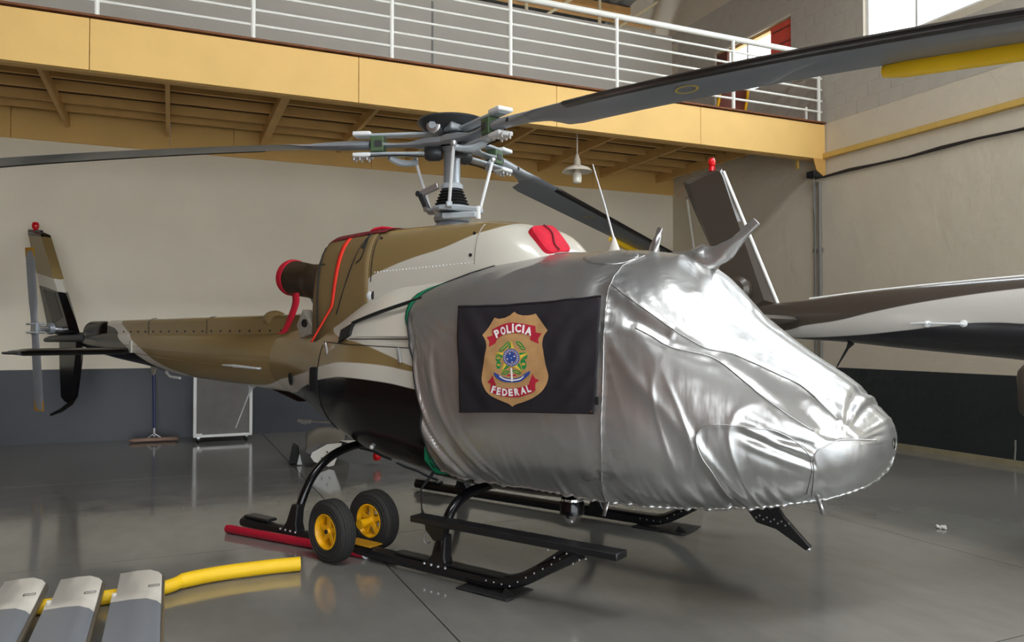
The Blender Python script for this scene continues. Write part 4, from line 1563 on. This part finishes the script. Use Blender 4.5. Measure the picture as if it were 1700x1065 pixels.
shield = [(540, 152), (570, 172), (610, 182), (655, 180), (690, 172), (708, 166)] + sp2([(708, 166), (745, 225), (797, 302)], 6)[1:] + sp2([(797, 302), (765, 350), (752, 420), (765, 520), (788, 640), (782, 710), (745, 790), (680, 850), (600, 890), (535, 912), (500, 936)], 34)[1:] \
    + sp2([(500, 936), (470, 910), (400, 878), (325, 835), (275, 780), (250, 700), (262, 600), (285, 500), (298, 430), (290, 375), (265, 335)], 34)[1:] + sp2([(265, 335), (320, 265), (372, 196)], 6)[1:] + [(410, 206), (460, 198), (505, 180)]
print_poly(shield, 'shield_tan', .0035, 'shield')
# red ribbons
top_r = sp2([(347, 290), (440, 250), (520, 236), (610, 246), (702, 262)], 14) + [(708, 330)] + sp2([(690, 345), (610, 325), (520, 318), (440, 335), (385, 372)], 14) + [(352, 345)]
print_poly([(300, 350), (352, 335), (360, 300), (395, 345), (378, 398), (320, 430), (325, 385)], 'banner_red', .0050, 'ribbon_tail')
print_poly([(752, 325), (705, 315), (690, 300), (665, 330), (658, 372), (728, 408), (722, 370)], 'banner_red', .0050, 'ribbon_tail')
print_poly(top_r, 'banner_red', .0062, 'ribbon')
print_poly([(345, 660), (372, 742), (330, 780), (322, 730), (293, 718), (318, 700)], 'banner_red', .0050, 'ribbon_tail')
print_poly([(672, 652), (640, 735), (690, 770), (692, 730), (722, 705), (692, 690)], 'banner_red', .0050, 'ribbon_tail')
bot_r = sp2([(325, 740), (400, 765), (490, 772), (580, 762), (690, 722)], 14) + [(692, 790)] + sp2([(660, 815), (570, 846), (480, 850), (400, 835), (318, 802)], 14)
print_poly(bot_r, 'banner_red', .0062, 'ribbon')


def letters(text, centers, h, mat, lift):
    for chx, (cx_, cy_, ang, wd) in zip(text, centers):
        cu = bpy.data.curves.new('letter', 'FONT')
        cu.body = chx
        cu.align_x = 'CENTER'
        cu.align_y = 'CENTER'
        cu.size = 1
        cu.offset = .045
        cu.resolution_u = 3
        ob = bpy.data.objects.new('letter_tmp', cu)
        COL.objects.link(ob)
        dg = bpy.context.evaluated_depsgraph_get()
        me = bpy.data.meshes.new_from_object(ob.evaluated_get(dg))
        vs = [v.co.copy() for v in me.vertices]
        fs = [tuple(p.vertices) for p in me.polygons]
        bpy.data.objects.remove(ob)
        bpy.data.curves.remove(cu)
        bpy.data.meshes.remove(me)
        x0, x1 = min(v.x for v in vs), max(v.x for v in vs)
        y0, y1 = min(v.y for v in vs), max(v.y for v in vs)
        q = []
        for v in vs:
            a = (v.x - (x0 + x1) / 2) / max(x1 - x0, .01) * wd
            b = -(v.y - y0) / (y1 - y0) * h + h / 2
            q.append((cx_ + a * math.cos(ang) - b * math.sin(ang), cy_ + a * math.sin(ang) + b * math.cos(ang)))
        G().add([flag_pt(*uv_of(*p), lift) for p in q], fs).build('letter', mat, flag, smooth=False)


letters('POL', [(393, 322, -.42, 42), (446, 300, -.27, 44), (494, 288, -.14, 36)], 66, 'print_white', .0078)
letters('i', [(530, 280, 0, 17)], 72, 'print_white', .0078)
letters('CIA', [(571, 282, .08, 46), (611, 288, .14, 15), (651, 303, .24, 52)], 66, 'print_white', .0078)
letters('FEDERAL', [(352, 782, .26, 34), (396, 797, .18, 34), (443, 806, .08, 40), (490, 808, 0, 34), (541, 804, -.1, 42), (593, 792, -.2, 46), (638, 776, -.28, 32)], 64, 'print_white', .0078)
# arms: laurel, star, roundel, ribbon
cx_, cy_ = 510, 515


def star(cx, cy, r, r2, n=5, rot=-pi / 2):
    return [(cx + (r if k % 2 == 0 else r2) * math.cos(rot + pi * k / n), cy + (r if k % 2 == 0 else r2) * 1.0 * math.sin(rot + pi * k / n)) for k in range(2 * n)]


def ellipse(cx, cy, a, b, n=28, rot=0):
    return [(cx + a * math.cos(2 * pi * k / n) * math.cos(rot) - b * math.sin(2 * pi * k / n) * math.sin(rot), cy + a * math.cos(2 * pi * k / n) * math.sin(rot) + b * math.sin(2 * pi * k / n) * math.cos(rot)) for k in range(n)]


for cxl, cyl, a, b, rt in ((470, 415, 36, 15, -.8), (440, 445, 34, 14, -.6), (400, 520, 22, 30, .2), (402, 575, 20, 34, .1), (580, 410, 40, 16, .7), (600, 440, 26, 13, .4), (610, 500, 24, 32, -.2), (600, 570, 24, 42, -.1), (455, 640, 36, 15, -.3), (545, 635, 36, 15, .4)):
    print_poly(ellipse(cxl, cyl, a, b, 14, rt), 'print_green', .0050, 'leaf', step=14)
    print_poly(ellipse(cxl, cyl, a * .72, b * .28, 10, rt), 'print_gold', .0056, 'leaf_vein', step=14)
print_poly(star(cx_, cy_ + 6, 150, 66), 'print_gold', .0058, 'star_edge', step=18)
print_poly(star(cx_, cy_ + 6, 138, 58), 'print_green', .0066, 'star', step=18)
for k in range(5):
    a = -pi / 2 + 2 * pi * k / 5
    b = a + pi / 5
    print_poly([(cx_, cy_ + 6), (cx_ + 138 * math.cos(a), cy_ + 6 + 138 * math.sin(a)), (cx_ + 58 * math.cos(b), cy_ + 6 + 58 * math.sin(b))], 'print_yellow', .0073, 'star_ray', step=16)
print_poly(ellipse(cx_, cy_, 72, 76), 'print_gold', .0080, 'roundel_rim', step=18)
print_poly(ellipse(cx_, cy_, 67, 71), 'print_blue', .0086, 'roundel', step=18)
for k in range(24):
    a = 2 * pi * k / 24
    print_poly(ellipse(cx_ + 56 * math.cos(a), cy_ + 59 * math.sin(a), 4.5, 4.5, 6), 'print_white', .0092, 'roundel_dot', step=9)
print_poly(ellipse(cx_, cy_, 47, 50), 'print_gold', .0090, 'roundel_ring', step=18)
print_poly(ellipse(cx_, cy_, 44, 47), 'print_blue', .0096, 'roundel_core', step=18)
for a, b, r in ((500, 484, 9), (538, 507, 9), (480, 528, 8), (514, 522, 6), (518, 552, 8)):
    print_poly(star(a, b, r, r * .42), 'print_white', .0103, 'small_star', step=9)
print_poly([(500, 600), (512, 600), (514, 712), (500, 716)], 'print_white', .0080, 'sword', step=14)
print_poly([(470, 655), (540, 655), (538, 668), (472, 668)], 'banner_red', .0076, 'sword_guard', step=14)
print_poly(sp2([(360, 635), (400, 655), (450, 680), (510, 690), (570, 678), (620, 645), (655, 625)], 14) + sp2([(650, 655), (610, 690), (570, 715), (510, 722), (440, 716), (390, 690), (362, 660)], 14), 'print_blue', .0070, 'scroll', step=18)
print_poly(sp2([(405, 660), (450, 688), (510, 698), (570, 688), (605, 662)], 10) + sp2([(600, 675), (570, 700), (510, 709), (450, 700), (408, 674)], 10), 'print_white', .0077, 'scroll_text_band', step=14)
p = flag_pt(1.0, .88)
G().box(p + V(.012, .0, 0), (.022, .006, .045)).build('maker_tag', 'cord_black', flag)
for u, v in ((.985, .03), (.985, .975)):
    G().lathe([(.006, 0), (.006, .004)], flag_pt(u, v, .002), (0, -1, 0), 10).build('eyelet', 'chrome', flag)

# ================================================================== red plugs, covers and straps
pl = thing('intake_plug', 'red padded plug in the air intake at the front of the cowling', 'plug', HELI, HROT)
rings = []
c0 = V(1.075, -.19, 2.215)
ax = V(.76, -.20, .62).normalized()
uu = V(.62, .0, -.78)
uu = (uu - ax * uu.dot(ax)).normalized()
vv = ax.cross(uu)
for k, (h, sc) in enumerate(((-.06, .92), (-.05, .98), (.02, 1.0), (.045, .95), (.055, .82))):
    ring = []
    for q in range(28):
        a = 2 * pi * q / 28
        c, s = math.cos(a), math.sin(a)
        e = .42
        ring.append(c0 + ax * h + uu * (.135 * sc * math.copysign(abs(c) ** e, c)) + vv * (.135 * sc * math.copysign(abs(s) ** e, s)))
    rings.append(ring)
G().loft(rings).build('pad', 'red_fabric', pl, angle=45)
G().tube([c0 + ax * .058 + uu * (-.12 + .03 * k) + vv * (.03 * math.sin(k * .7)) for k in range(9)], .008, 6).build('pull_strap', 'dark_red', pl)
G().tube(spline([c0 + ax * .03 + uu * .15 - vv * .12, c0 + ax * .05 + uu * .19 - vv * .10, c0 + ax * .03 + uu * .18 - vv * .05], 8), .012, 6).build('tie_knot', 'red_fabric', pl)

ec = thing('engine_cover', 'tan canvas engine cover with dark red top on the rear cowling', 'cover', HELI, HROT)
rows = []
for i in range(15):
    x = -1.12 + .055 * i
    ring = cowl_ring(x, .012)
    rows.append([p + V(0, 0, .006 * noise.noise(Vector((p.x * 9, p.y * 9, 2)))) for p in ring[11:26]])
G().grid(rows).build('top_sheet', 'dark_red', ec, angle=180, solid=.004)
rows = []
for i in range(17):
    x = -1.30 + .0545 * i
    ring = cowl_ring(x, .008)
    rows.append([p + V(0, -.006 * noise.noise(Vector((p.x * 6, p.z * 4, 2))), 0) for p in ring[25:37]])
G().grid(rows).build('side_sheet', 'tan_canvas', ec, angle=180, solid=.003)
g = G()
pts = spline([(-.60, -.33, 2.42), (-.52, -.30, 2.44), (-.44, -.27, 2.435), (-.38, -.25, 2.425)], 10)
G().tube(pts, [.01, .02, .025, .02, .025, .02, .02, .018, .015, .012, .01], 8, flat=.6).build('tarp_roll', 'red_fabric', ec)
# bungee cords
G().tube([cowl_side(lerp(-.516, -.80, t), lerp(2.40, 1.73, t), .012) for t in [k / 12 for k in range(13)]], .005, 6).build('cord', 'cord_black', ec)
G().tube(spline([cowl_side(-.53, 2.37, .014), cowl_side(-.50, 2.28, .02), cowl_side(-.52, 2.18, .018), cowl_side(-.58, 2.14, .014)], 12), .005, 6).build('cord', 'cord_black', ec)
G().tube([cowl_side(-.525, 2.38, .014), cowl_side(-.535, 2.26, .014)], [.016, .012], 8).build('cord_hook', 'cord_black', ec)
G().tube([cowl_side(lerp(-1.08, -1.05, t), lerp(2.36, 1.62, t), .014) for t in [k / 12 for k in range(13)]], .007, 6).build('cord', 'cord_black', ec)
G().tube([cowl_side(-1.10, 2.16, .012), cowl_side(-1.0, 2.155, .012)], .006, 6).build('cord', 'cord_black', ec)
# orange-red warning streamer
rows = []
for t in [k / 24 for k in range(25)]:
    if t < .7:
        z = lerp(2.425, 1.80, t / .7)
        p = cowl_side(lerp(-.77, -.85, t / .7), z, .02)
    else:
        s = (t - .7) / .3
        a = cowl_side(-.85, 1.80, .02)
        b = V(-1.02, -.60, 1.50)
        p = a.lerp(b, s)
    w = lerp(.030, .014, t)
    rows.append([p + V(-w, 0, 0), p + V(0, -.006, 0), p + V(w, 0, 0)])
st = G().grid(rows).build('warning_streamer', 'strap_red', None, solid=.002)
st.location = HELI
st.rotation_euler = (0, 0, HROT)
tag(st, 'orange-red warning streamer hanging down the tan cowling', 'streamer')

xc = thing('exhaust_plug', 'red rimmed exhaust cover with hanging red strap behind the cowling', 'plug', HELI, HROT)
axd = V(-1, 0, .16).normalized()
c0 = V(-1.52, -.06, 2.04) + axd * .47
G().lathe([(.171, -.05), (.175, -.045), (.175, .0), (.165, .03), (.10, .045), (0, .05)], c0, axd, 28).build('cap', 'red_fabric', xc)
rows = [[p + V(-w, 0, 0), p, p + V(w, 0, 0)] for p, w in zip(spline([(-1.72, -.225, 1.95), (-1.70, -.235, 1.86), (-1.76, -.245, 1.72), (-1.86, -.24, 1.60), (-1.93, -.24, 1.575)], 14), [.05] * 8 + [.045] * 7)]
G().grid(rows).build('strap', 'red_fabric', xc, solid=.003)

# ================================================================== GROUND EQUIPMENT
# ground-handling wheels clamped on the near skid
gw = thing('handling_wheels', 'pair of black tyred ground handling wheels with yellow hubs at the near skid', 'wheels', HELI, HROT)
for wy, wx, wr_, tl in ((-1.19, -.05, .212, R(4)), (-.79, -.06, .212, R(-2))):
    c0 = V(wx, wy, wr_)
    ax = V(math.sin(tl), math.cos(tl), 0)
    prof = [(.115, -.05), (.15, -.058), (.19, -.055), (.206, -.042), (.212, -.02), (.2125, 0), (.212, .02), (.206, .042), (.19, .055), (.15, .058), (.115, .05)]
    ty = G().lathe(prof, c0, ax, 40, cap=False).build('tyre', 'tyre', gw, angle=60)
    for rr in (.135, .165, .188):
        G().lathe([(rr - .004, -.0565), (rr, -.0605), (rr + .004, -.0565)], c0, ax, 40, cap=False).build('sidewall_rib', 'tyre', ty)
    for hh in (-.034, -.012, .012, .034):
        G().lathe([(.2085, hh - .008), (.2155, hh - .006), (.2155, hh + .006), (.2085, hh + .008)], c0, ax, 48, cap=False).build('tread_rib', 'tyre', ty, angle=20)
    rim = G().lathe([(.118, -.052), (.122, -.056), (.114, -.058), (.106, -.048), (.100, -.02), (.100, .02), (.106, .048), (.114, .058), (.122, .056), (.118, .052)], c0, ax, 36, cap=False).build('rim', 'hub_yellow', gw)
    G().lathe([(.0, -.045), (.022, -.045), (.03, -.03), (.03, .05), (.0, .05)], c0, ax, 16).build('hub', 'hub_yellow', rim)
    G().lathe([(.016, -.05), (.016, -.044)], c0, ax, 12).build('axle_end', 'cord_black', rim)
    u = V(0, 0, 1)
    sd = ax.cross(u)
    for k in range(5):
        a = 2 * pi * k / 5 + .3
        rd = sd * math.cos(a) + u * math.sin(a)
        td = ax.cross(rd)
        g = G()
        rings = []
        for rr, w in ((.02, .024), (.06, .018), (.108, .022)):
            rings.append([c0 + rd * rr + td * (w * s) + ax * (-.03 + h) for s, h in ((-1, 0), (1, 0), (.7, .03), (-.7, .03))])
        g.loft(rings).build('spoke', 'hub_yellow', rim, bevel=.004)
G().tube([(-.06, -.79, .212), (-.06, -.93, .20)], [.02, .036], 14).build('lever_socket', 'hub_yellow', gw)
G().box((.05, -.99, .102), (.26, .12, .010)).build('clamp_plate', 'ochre', gw, bevel=.003)
G().tube([(-.08, -1.15, .19), (-.08, -1.0, .11)], .014, 8).build('axle_arm', 'black_metal', gw)

a, b = V(.43, 6.55, .034), V(1.26, 5.41, .034)
d = (b - a).normalized()
tb = thing('tow_bar', 'long red tow bar lying on the floor along the near skid', 'tow bar', (a + b) / 2 * V(1, 1, 0).length * 0 + V(a.x, a.y, 0))
o = V(a.x, a.y, 0)
G().tube([a - o, b - o], .033, 14).build('bar', 'towbar_red', tb)
G().lathe([(.034, 0), (.036, .003), (.036, .014), (.034, .016)], b - o, d, 16).build('end_ring', 'hub_white', tb)
G().tube([b - o, b - o + d * .09], .014, 8).build('pin', 'alu', tb)
G().sphere(b - o + d * .10, .02, 10).build('pin_ball', 'hub_white', tb)
for nm, (x0, x1, y0, y1), lab in (('mat', (1.02, 1.42, -1.12, -.86), 'black rubber mat under the front of the near skid'), ('mat', (1.15, 1.60, .90, 1.24), 'black rubber mat under the front of the far skid')):
    m = thing('rubber_mat', lab, 'mat', HELI, HROT, 'rubber mats under the skids')
    rows = []
    for i in range(19):
        rows.append([V(lerp(x0, x1, i / 18) + .006 * noise.noise(Vector((j, i, 3))), lerp(y0, y1, j / 10), .006 + .003 * noise.noise(Vector((i * .6, j * .6, 1)))) for j in range(11)])
    G().grid(rows).build('mat_sheet', 'black_rubber', m, solid=.005)
    p = V(x1 - .10, y0 + .07, .01)
    G().add([p, p + V(.11, -.01, 0), p + V(.03, 0, .045), p + V(.05, .04, .012)], [(0, 1, 2), (1, 3, 2), (0, 2, 3)]).build('curled_corner', 'black_rubber', m, smooth=False)

# dust mop against the back wall
mp = thing('dust_mop', 'dust mop with blue handle leaning by the dark back wall', 'mop', (-.20, 12.62, 0))
G().tube([(0, 0, .10), (-.02, .28, 1.04)], .017, 10).build('handle', 'mop_blue', mp)
G().tube([(-.021, .282, 1.04), (-.023, .295, 1.14)], .02, 10).build('grip', 'cord_black', mp)
G().tube([(-.10, 0, .05), (0, 0, .12), (.10, 0, .05)], .010, 8).build('wire_yoke', 'alu', mp)
G().tube([(0, 0, .08), (0, .004, .2)], .014, 8).build('ferrule', 'hub_white', mp)
rings = []
for k in range(25):
    t = k / 24
    x = -.34 + .68 * t
    s = math.sin(min(1, min(t, 1 - t) * 9 + .15) * pi / 2)
    rings.append([V(x, .075 * s * math.cos(a) * (1 + .1 * noise.noise(Vector((k, a, 0)))), .032 + .03 * s * math.sin(a)) for a in [2 * pi * q / 14 for q in range(14)]])
G().loft(rings).build('mop_head', 'mop_head', mp)

# grey board in a white frame on castors
bd = thing('framed_board', 'grey board in a white metal frame on castors under the tail boom', 'board', (.32, 12.28, 0), R(2))
G().box((.41, 0, .53), (.80, .05, .84)).build('panel', 'board_grey', bd)
for c, s in (((.02, -.01, .53), (.045, .07, .92)), ((.80, -.01, .53), (.045, .07, .92)), ((.41, -.01, .97), (.82, .07, .04)), ((.41, -.01, .09), (.82, .07, .04))):
    G().box(c, s).build('frame_rail', 'frame_white', bd, bevel=.006)
for x in (.07, .74):
    for y in (-.03, .22):
        cst = G().box((x, y, .065), (.03, .05, .04)).build('castor_fork', 'alu', bd)
        G().lathe([(.03, -.012), (.032, 0), (.03, .012)], (x, y - .012, .032), (1, 0, 0), 14).build('castor_wheel', 'cord_black', cst)
G().box((.41, .12, .12), (.78, .24, .06)).build('base', 'board_grey', bd)
G().box((.08, -.03, .115), (.08, .05, .03)).build('corner_plate', 'frame_white', bd)

# detached fin lying on the floor behind the helicopter
df = thing('detached_fin', 'detached brown and white tail fin lying on the floor behind the belly', 'fin', (1.95, 9.75, 0), R(-12))
rings = []
for k in range(15):
    t = k / 14
    y = lerp(.95, -.45, t)
    c = lerp(.60, .42, t)
    z0 = .20 + .10 * math.sin(t * pi)
    rings.append([V(-.18 + c * (px - .5), y, z0 + .09 * pz) for px, pz in ((1, 0), (.9, .5), (.6, 1), (.3, .9), (.05, .35), (0, 0), (.05, -.3), (.3, -.8), (.6, -.9), (.9, -.4))])
G().loft(rings).build('skin', 'second_brown', df, angle=50)
G().prism([(-.33, -.5, .14), (-.31, -.5, .19), (-.14, -.5, .28), (.03, -.5, .29), (-.06, -.5, .03), (-.12, -.5, .015), (-.29, -.5, .08)], (0, .02, 0)).build('root_plate', 'white_paint', df)
for x, z in ((-.14, .19), (-.20, .12), (-.11, .115)):
    G().lathe([(.012, 0), (.012, .012)], (x, -.51, z), (0, -1, 0), 10).build('bolt', 'hub_dark', df)
G().prism([(-.60, -.1, .02), (-.48, -.1, .02), (-.5, -.1, .2), (-.56, -.1, .24)], (0, .25, 0)).build('cradle', 'cord_black', df)
G().prism([(-.50, -.24, .01), (-.44, -.24, .01), (-.47, -.24, .14)], (0, .03, 0)).build('white_chock', 'hub_white', df)
G().box((.16, -.25, .27), (.34, .05, .03)).build('edge_strip', 'white_paint', df)
G().tube([(.0, -.3, .27), (.44, -.48, .17)], .02, 8).build('light_arm', 'black_metal', df)
G().lathe([(.03, .0), (.048, .03), (.05, .07), (.035, .10), (0, .11)], (.44, -.48, .17), (0, 0, -1), 16).build('beacon', 'red_glass', df)

# three detached main rotor blades resting on yellow foam, lower left
labs = ['detached rotor blade with white tip on the floor, nearest the yellow tube end', 'detached rotor blade with white tip on the floor, middle of the three', 'detached rotor blade with white tip on the floor, at the left frame edge']
for k, (xt, xb, yt) in enumerate(((-.155, -.155, 5.08), (-.47, -.475, 5.09), (-.765, -.775, 5.18))):
    zt = .115
    bl = thing('detached_blade', labs[k], 'rotor blade', (xt, yt, 0), 0, 'detached rotor blades lying on the floor')

    def ring(y, c=.29, th=.05, dz=0, narrow=0):
        return [V(.128 - px * (c - narrow), y + .2 * px, zt + dz + pz * th) for px, pz in ((0, 0), (.02, .45), (.10, .75), (.3, .9), (.6, .6), (.85, .25), (1, .05), (1, -.05), (.6, -.35), (.3, -.55), (.1, -.55), (.02, -.4))]
    G().loft([ring(.008, .228, .03), ring(0, .235), ring(-.41, .235), ring(-.411, .255), ring(-.55, .255)]).build('blade_tip', 'blade_tip', bl, angle=35)
    G().loft([ring(-.55, .255), ring(-1.2, .255), ring(-2.5, .255), ring(-4.0, .255), ring(-4.2, .16, .06), ring(-4.6, .12, .07)]).build('blade_skin', 'blade_grey', bl, angle=35)
    g = G()
    for y0, y1 in ((.01, -4.0),):
        g.box((.128, (y0 + y1) / 2 - .01, zt - .002), (.024, y0 - y1, .044))
    g.build('leading_edge', 'blade_side', bl, bevel=.012)
    fr = G()
    cxm, cym, zz = .085, -.28, zt + .0475
    for c, s in (((cxm, cym + .014, zz), (.055, .003, .002)), ((cxm, cym - .014, zz), (.055, .003, .002)), ((cxm - .027, cym, zz), (.003, .03, .002)), ((cxm + .027, cym, zz), (.003, .03, .002))):
        fr.box(c, s)
    fr.build('weight_mark', 'cord_black', bl, smooth=False)
    G().box((-.115, -.22, zt + .006), (.02, .02, .01)).build('trim_tab', 'blade_tip', bl)
    if True:
        G().tube([(-.12, -3.6, .045), (.13, -3.6, .045)], .045, 12).build('rear_pad', 'foam_yellow', bl)
tag(G().tube(spline([(-1.3, 5.02, .042), (-.6, 5.06, .042), (-.1, 5.12, .042), (.02, 5.16, .045), (.10, 5.22, .05), (.30, 5.28, .05), (.60, 5.30, .05), (.80, 5.29, .05)], 40), [.04] * 22 + [.046] * 19, 14).build('foam_tube', 'foam_yellow'), 'long yellow foam tube on the floor under the detached blade tips', 'foam tube', 'yellow foam tubes')

# thin white pole leaning in the far corner
tag(G().tube([(9.231, 11.597, .02), (9.032, 12.200, 4.152)], .02, 8).build('pole', 'rail_white'), 'thin white pole leaning in the far corner by the right wall', 'pole')
# scraps on the floor
sc = G()
for i in range(10):
    a = i * 2.4
    r = .012 + .02 * random.random()
    sc.sphere((r * math.cos(a), r * math.sin(a), .008 + .012 * random.random()), .013, 6)
o = sc.build('paper_scrap', 'debris')
o.location = (5.71, 4.37, 0)
tag(o, 'small crumpled white scrap on the floor at the right', 'scrap')

# ================================================================== THE SECOND HELICOPTER (tail in view at the right)
h2 = thing('helicopter', 'dark brown and grey helicopter whose tail boom enters from the right', 'helicopter', (5.0, 5.45, 0), R(-65))
B2 = [(-.35, .03, 1.70, 1.78, 1.62), (-.1, .09, 1.70, 1.84, 1.56), (.25, .13, 1.70, 1.87, 1.525), (.56, .155, 1.705, 1.903, 1.505), (1.08, .20, 1.70, 1.945, 1.45), (1.5, .225, 1.69, 1.973, 1.41), (1.9, .25, 1.68, 1.995, 1.37), (2.6, .34, 1.66, 2.03, 1.2), (3.3, .52, 1.58, 2.1, .9), (3.9, .72, 1.5, 2.2, .72),
      (4.6, .88, 1.4, 2.3, .60), (5.6, .92, 1.35, 2.3, .55), (6.3, .86, 1.3, 2.15, .56), (6.9, .66, 1.2, 1.75, .62), (7.4, .40, 1.1, 1.4, .74), (7.6, .1, 1.05, 1.1, .98)]
F2 = [pchip([r[0] for r in B2], [r[k] for r in B2]) for k in range(1, 5)]


def b2pt(x, a):
    w, zc, zt, zb_ = [f(x) for f in F2]
    c, s = math.cos(a), math.sin(a)
    e = 2 / 2.3
    return V(x, w * math.copysign(abs(c) ** e, c), zc + ((zt - zc) if s > 0 else (zc - zb_)) * math.copysign(abs(s) ** e, s))


b2 = G().loft([[b2pt(-.35 + k * .0795, 2 * pi * j / 48) for j in range(48)] for k in range(101)]).build('tail_boom_and_body', 'second_livery', h2, angle=60)
f2 = []
fin2 = [(-.93, 3.06), (-.57, 3.155), (-.52, 3.14), (-.485, 3.08), (-.3, 2.62), (.02, 1.84), (-.2, 1.75), (-.36, 1.80), (-.42, 1.92), (-.60, 2.32), (-.80, 2.75)]
cx2 = -.42
n = len(fin2)
f2o = foil_prism(fin2, .11, 'tail_fin', 'second_brown', h2)
G().tube([(-.50, -.0, 3.11), (-.3, 0, 2.62), (.02, 0, 1.84)], .016, 8).build('leading_edge', 'frame_white', f2o)
g = G()
for k in range(16):
    g.sphere((lerp(-.88, -.5, k / 15), -.035, lerp(2.90, 2.985, k / 15)), .006, 6)
g.build('fin_rivets', 'cord_black', f2o)['kind'] = 'stuff'
G().lathe([(.03, 0), (.032, .04), (.022, .045), (.035, .06), (.036, .10), (.02, .125), (0, .13)], (-.62, 0, 3.13), n=16).build('beacon', 'red_glass', f2o)
G().tube([(-.90, 0, 3.05), (-.93, -.02, 2.98), (-.98, -.03, 2.92)], .005, 6).build('static_wick', 'deck_edge', f2o)
G().lathe([(.10, -.06), (.12, -.02), (.12, .04), (.08, .07)], (-.30, -.12, 1.98), (0, -1, 0), 20).build('gearbox', 'second_brown', h2)
for sy in (-1, 1):
    rings = []
    for k in range(8):
        y = sy * lerp(.08, 1.2, k / 7)
        rings.append([V(.09 + .36 * (px - .5), y, 1.695 + .04 * pz) for px, pz in ((1, 0), (.9, .6), (.6, 1), (.25, .7), (0, .1), (0, -.1), (.25, -.7), (.6, -1), (.9, -.6))])
    s2o = G().loft(rings).build('stabilizer', 'second_brown', h2, angle=40)
    G().tube([(.24, sy * .12, 1.70), (.265, sy * .2, 1.70)], .02, 8).build('stabilizer_stub', 'cord_black', s2o)
G().tube([(1.17, -.24, 1.65), (1.29, -.26, 1.652), (1.30, -.255, 1.65), (1.53, -.27, 1.642), (1.54, -.25, 1.64)], [.006, .012, .007, .009, .014], 8).build('antenna_tube', 'hub_white', b2)
for x in (1.29, 1.535):
    G().lathe([(.026, 0), (.026, .05), (.02, .055)], (x, -.20, 1.645), (0, -1, 0), 14).build('antenna_post', 'hub_white', b2)
G().tube([(.65, 0, 1.50), (.62, -.0, 1.45), (.53, 0, 1.29)], [.03, .012, .006], 8).build('whip_antenna', 'cord_black', b2)
G().tube([(x, -F2[0](x) * .0, F2[2](x) + .004) for x in (.3, .8, 1.2, 1.6, 1.95)], .010, 6).build('shaft_ridge', 'frame_white', b2)
G().prism([(1.96, -.5, 1.33), (1.97, -.5, 1.06), (2.3, -.5, .78), (3.2, -.5, .6), (3.4, -.5, 1.5), (2.3, -.5, 1.45), (2.04, -.5, 1.40)], (0, .9, 0)).build('rear_fairing', 'second_brown', h2, bevel=.05)
tag(G().tube([(WX - .012, 6.11, .075), (WX - .012, 6.10, .20), (WX - .012, 6.10, .31)], .011, 8).build('white_cable', 'conduit_grey'), 'short thin pale cable rising on the dark dado of the right wall', 'cable')
for sy in (-1, 1):
    G().tube(spline([(3.3, sy * 1.0, .05), (4.5, sy * 1.0, .045), (6.2, sy * 1.0, .05), (6.6, sy * 1.0, .2)], 20), .045, 10).build('skid', 'black_metal', h2)
for x in (4.2, 5.7):
    G().tube(spline([(x, -1, .05), (x, -.92, .3), (x, -.6, .55), (x, 0, .6), (x, .6, .55), (x, .92, .3), (x, 1, .05)], 24), .034, 10).build('cross_tube', 'black_metal', h2)
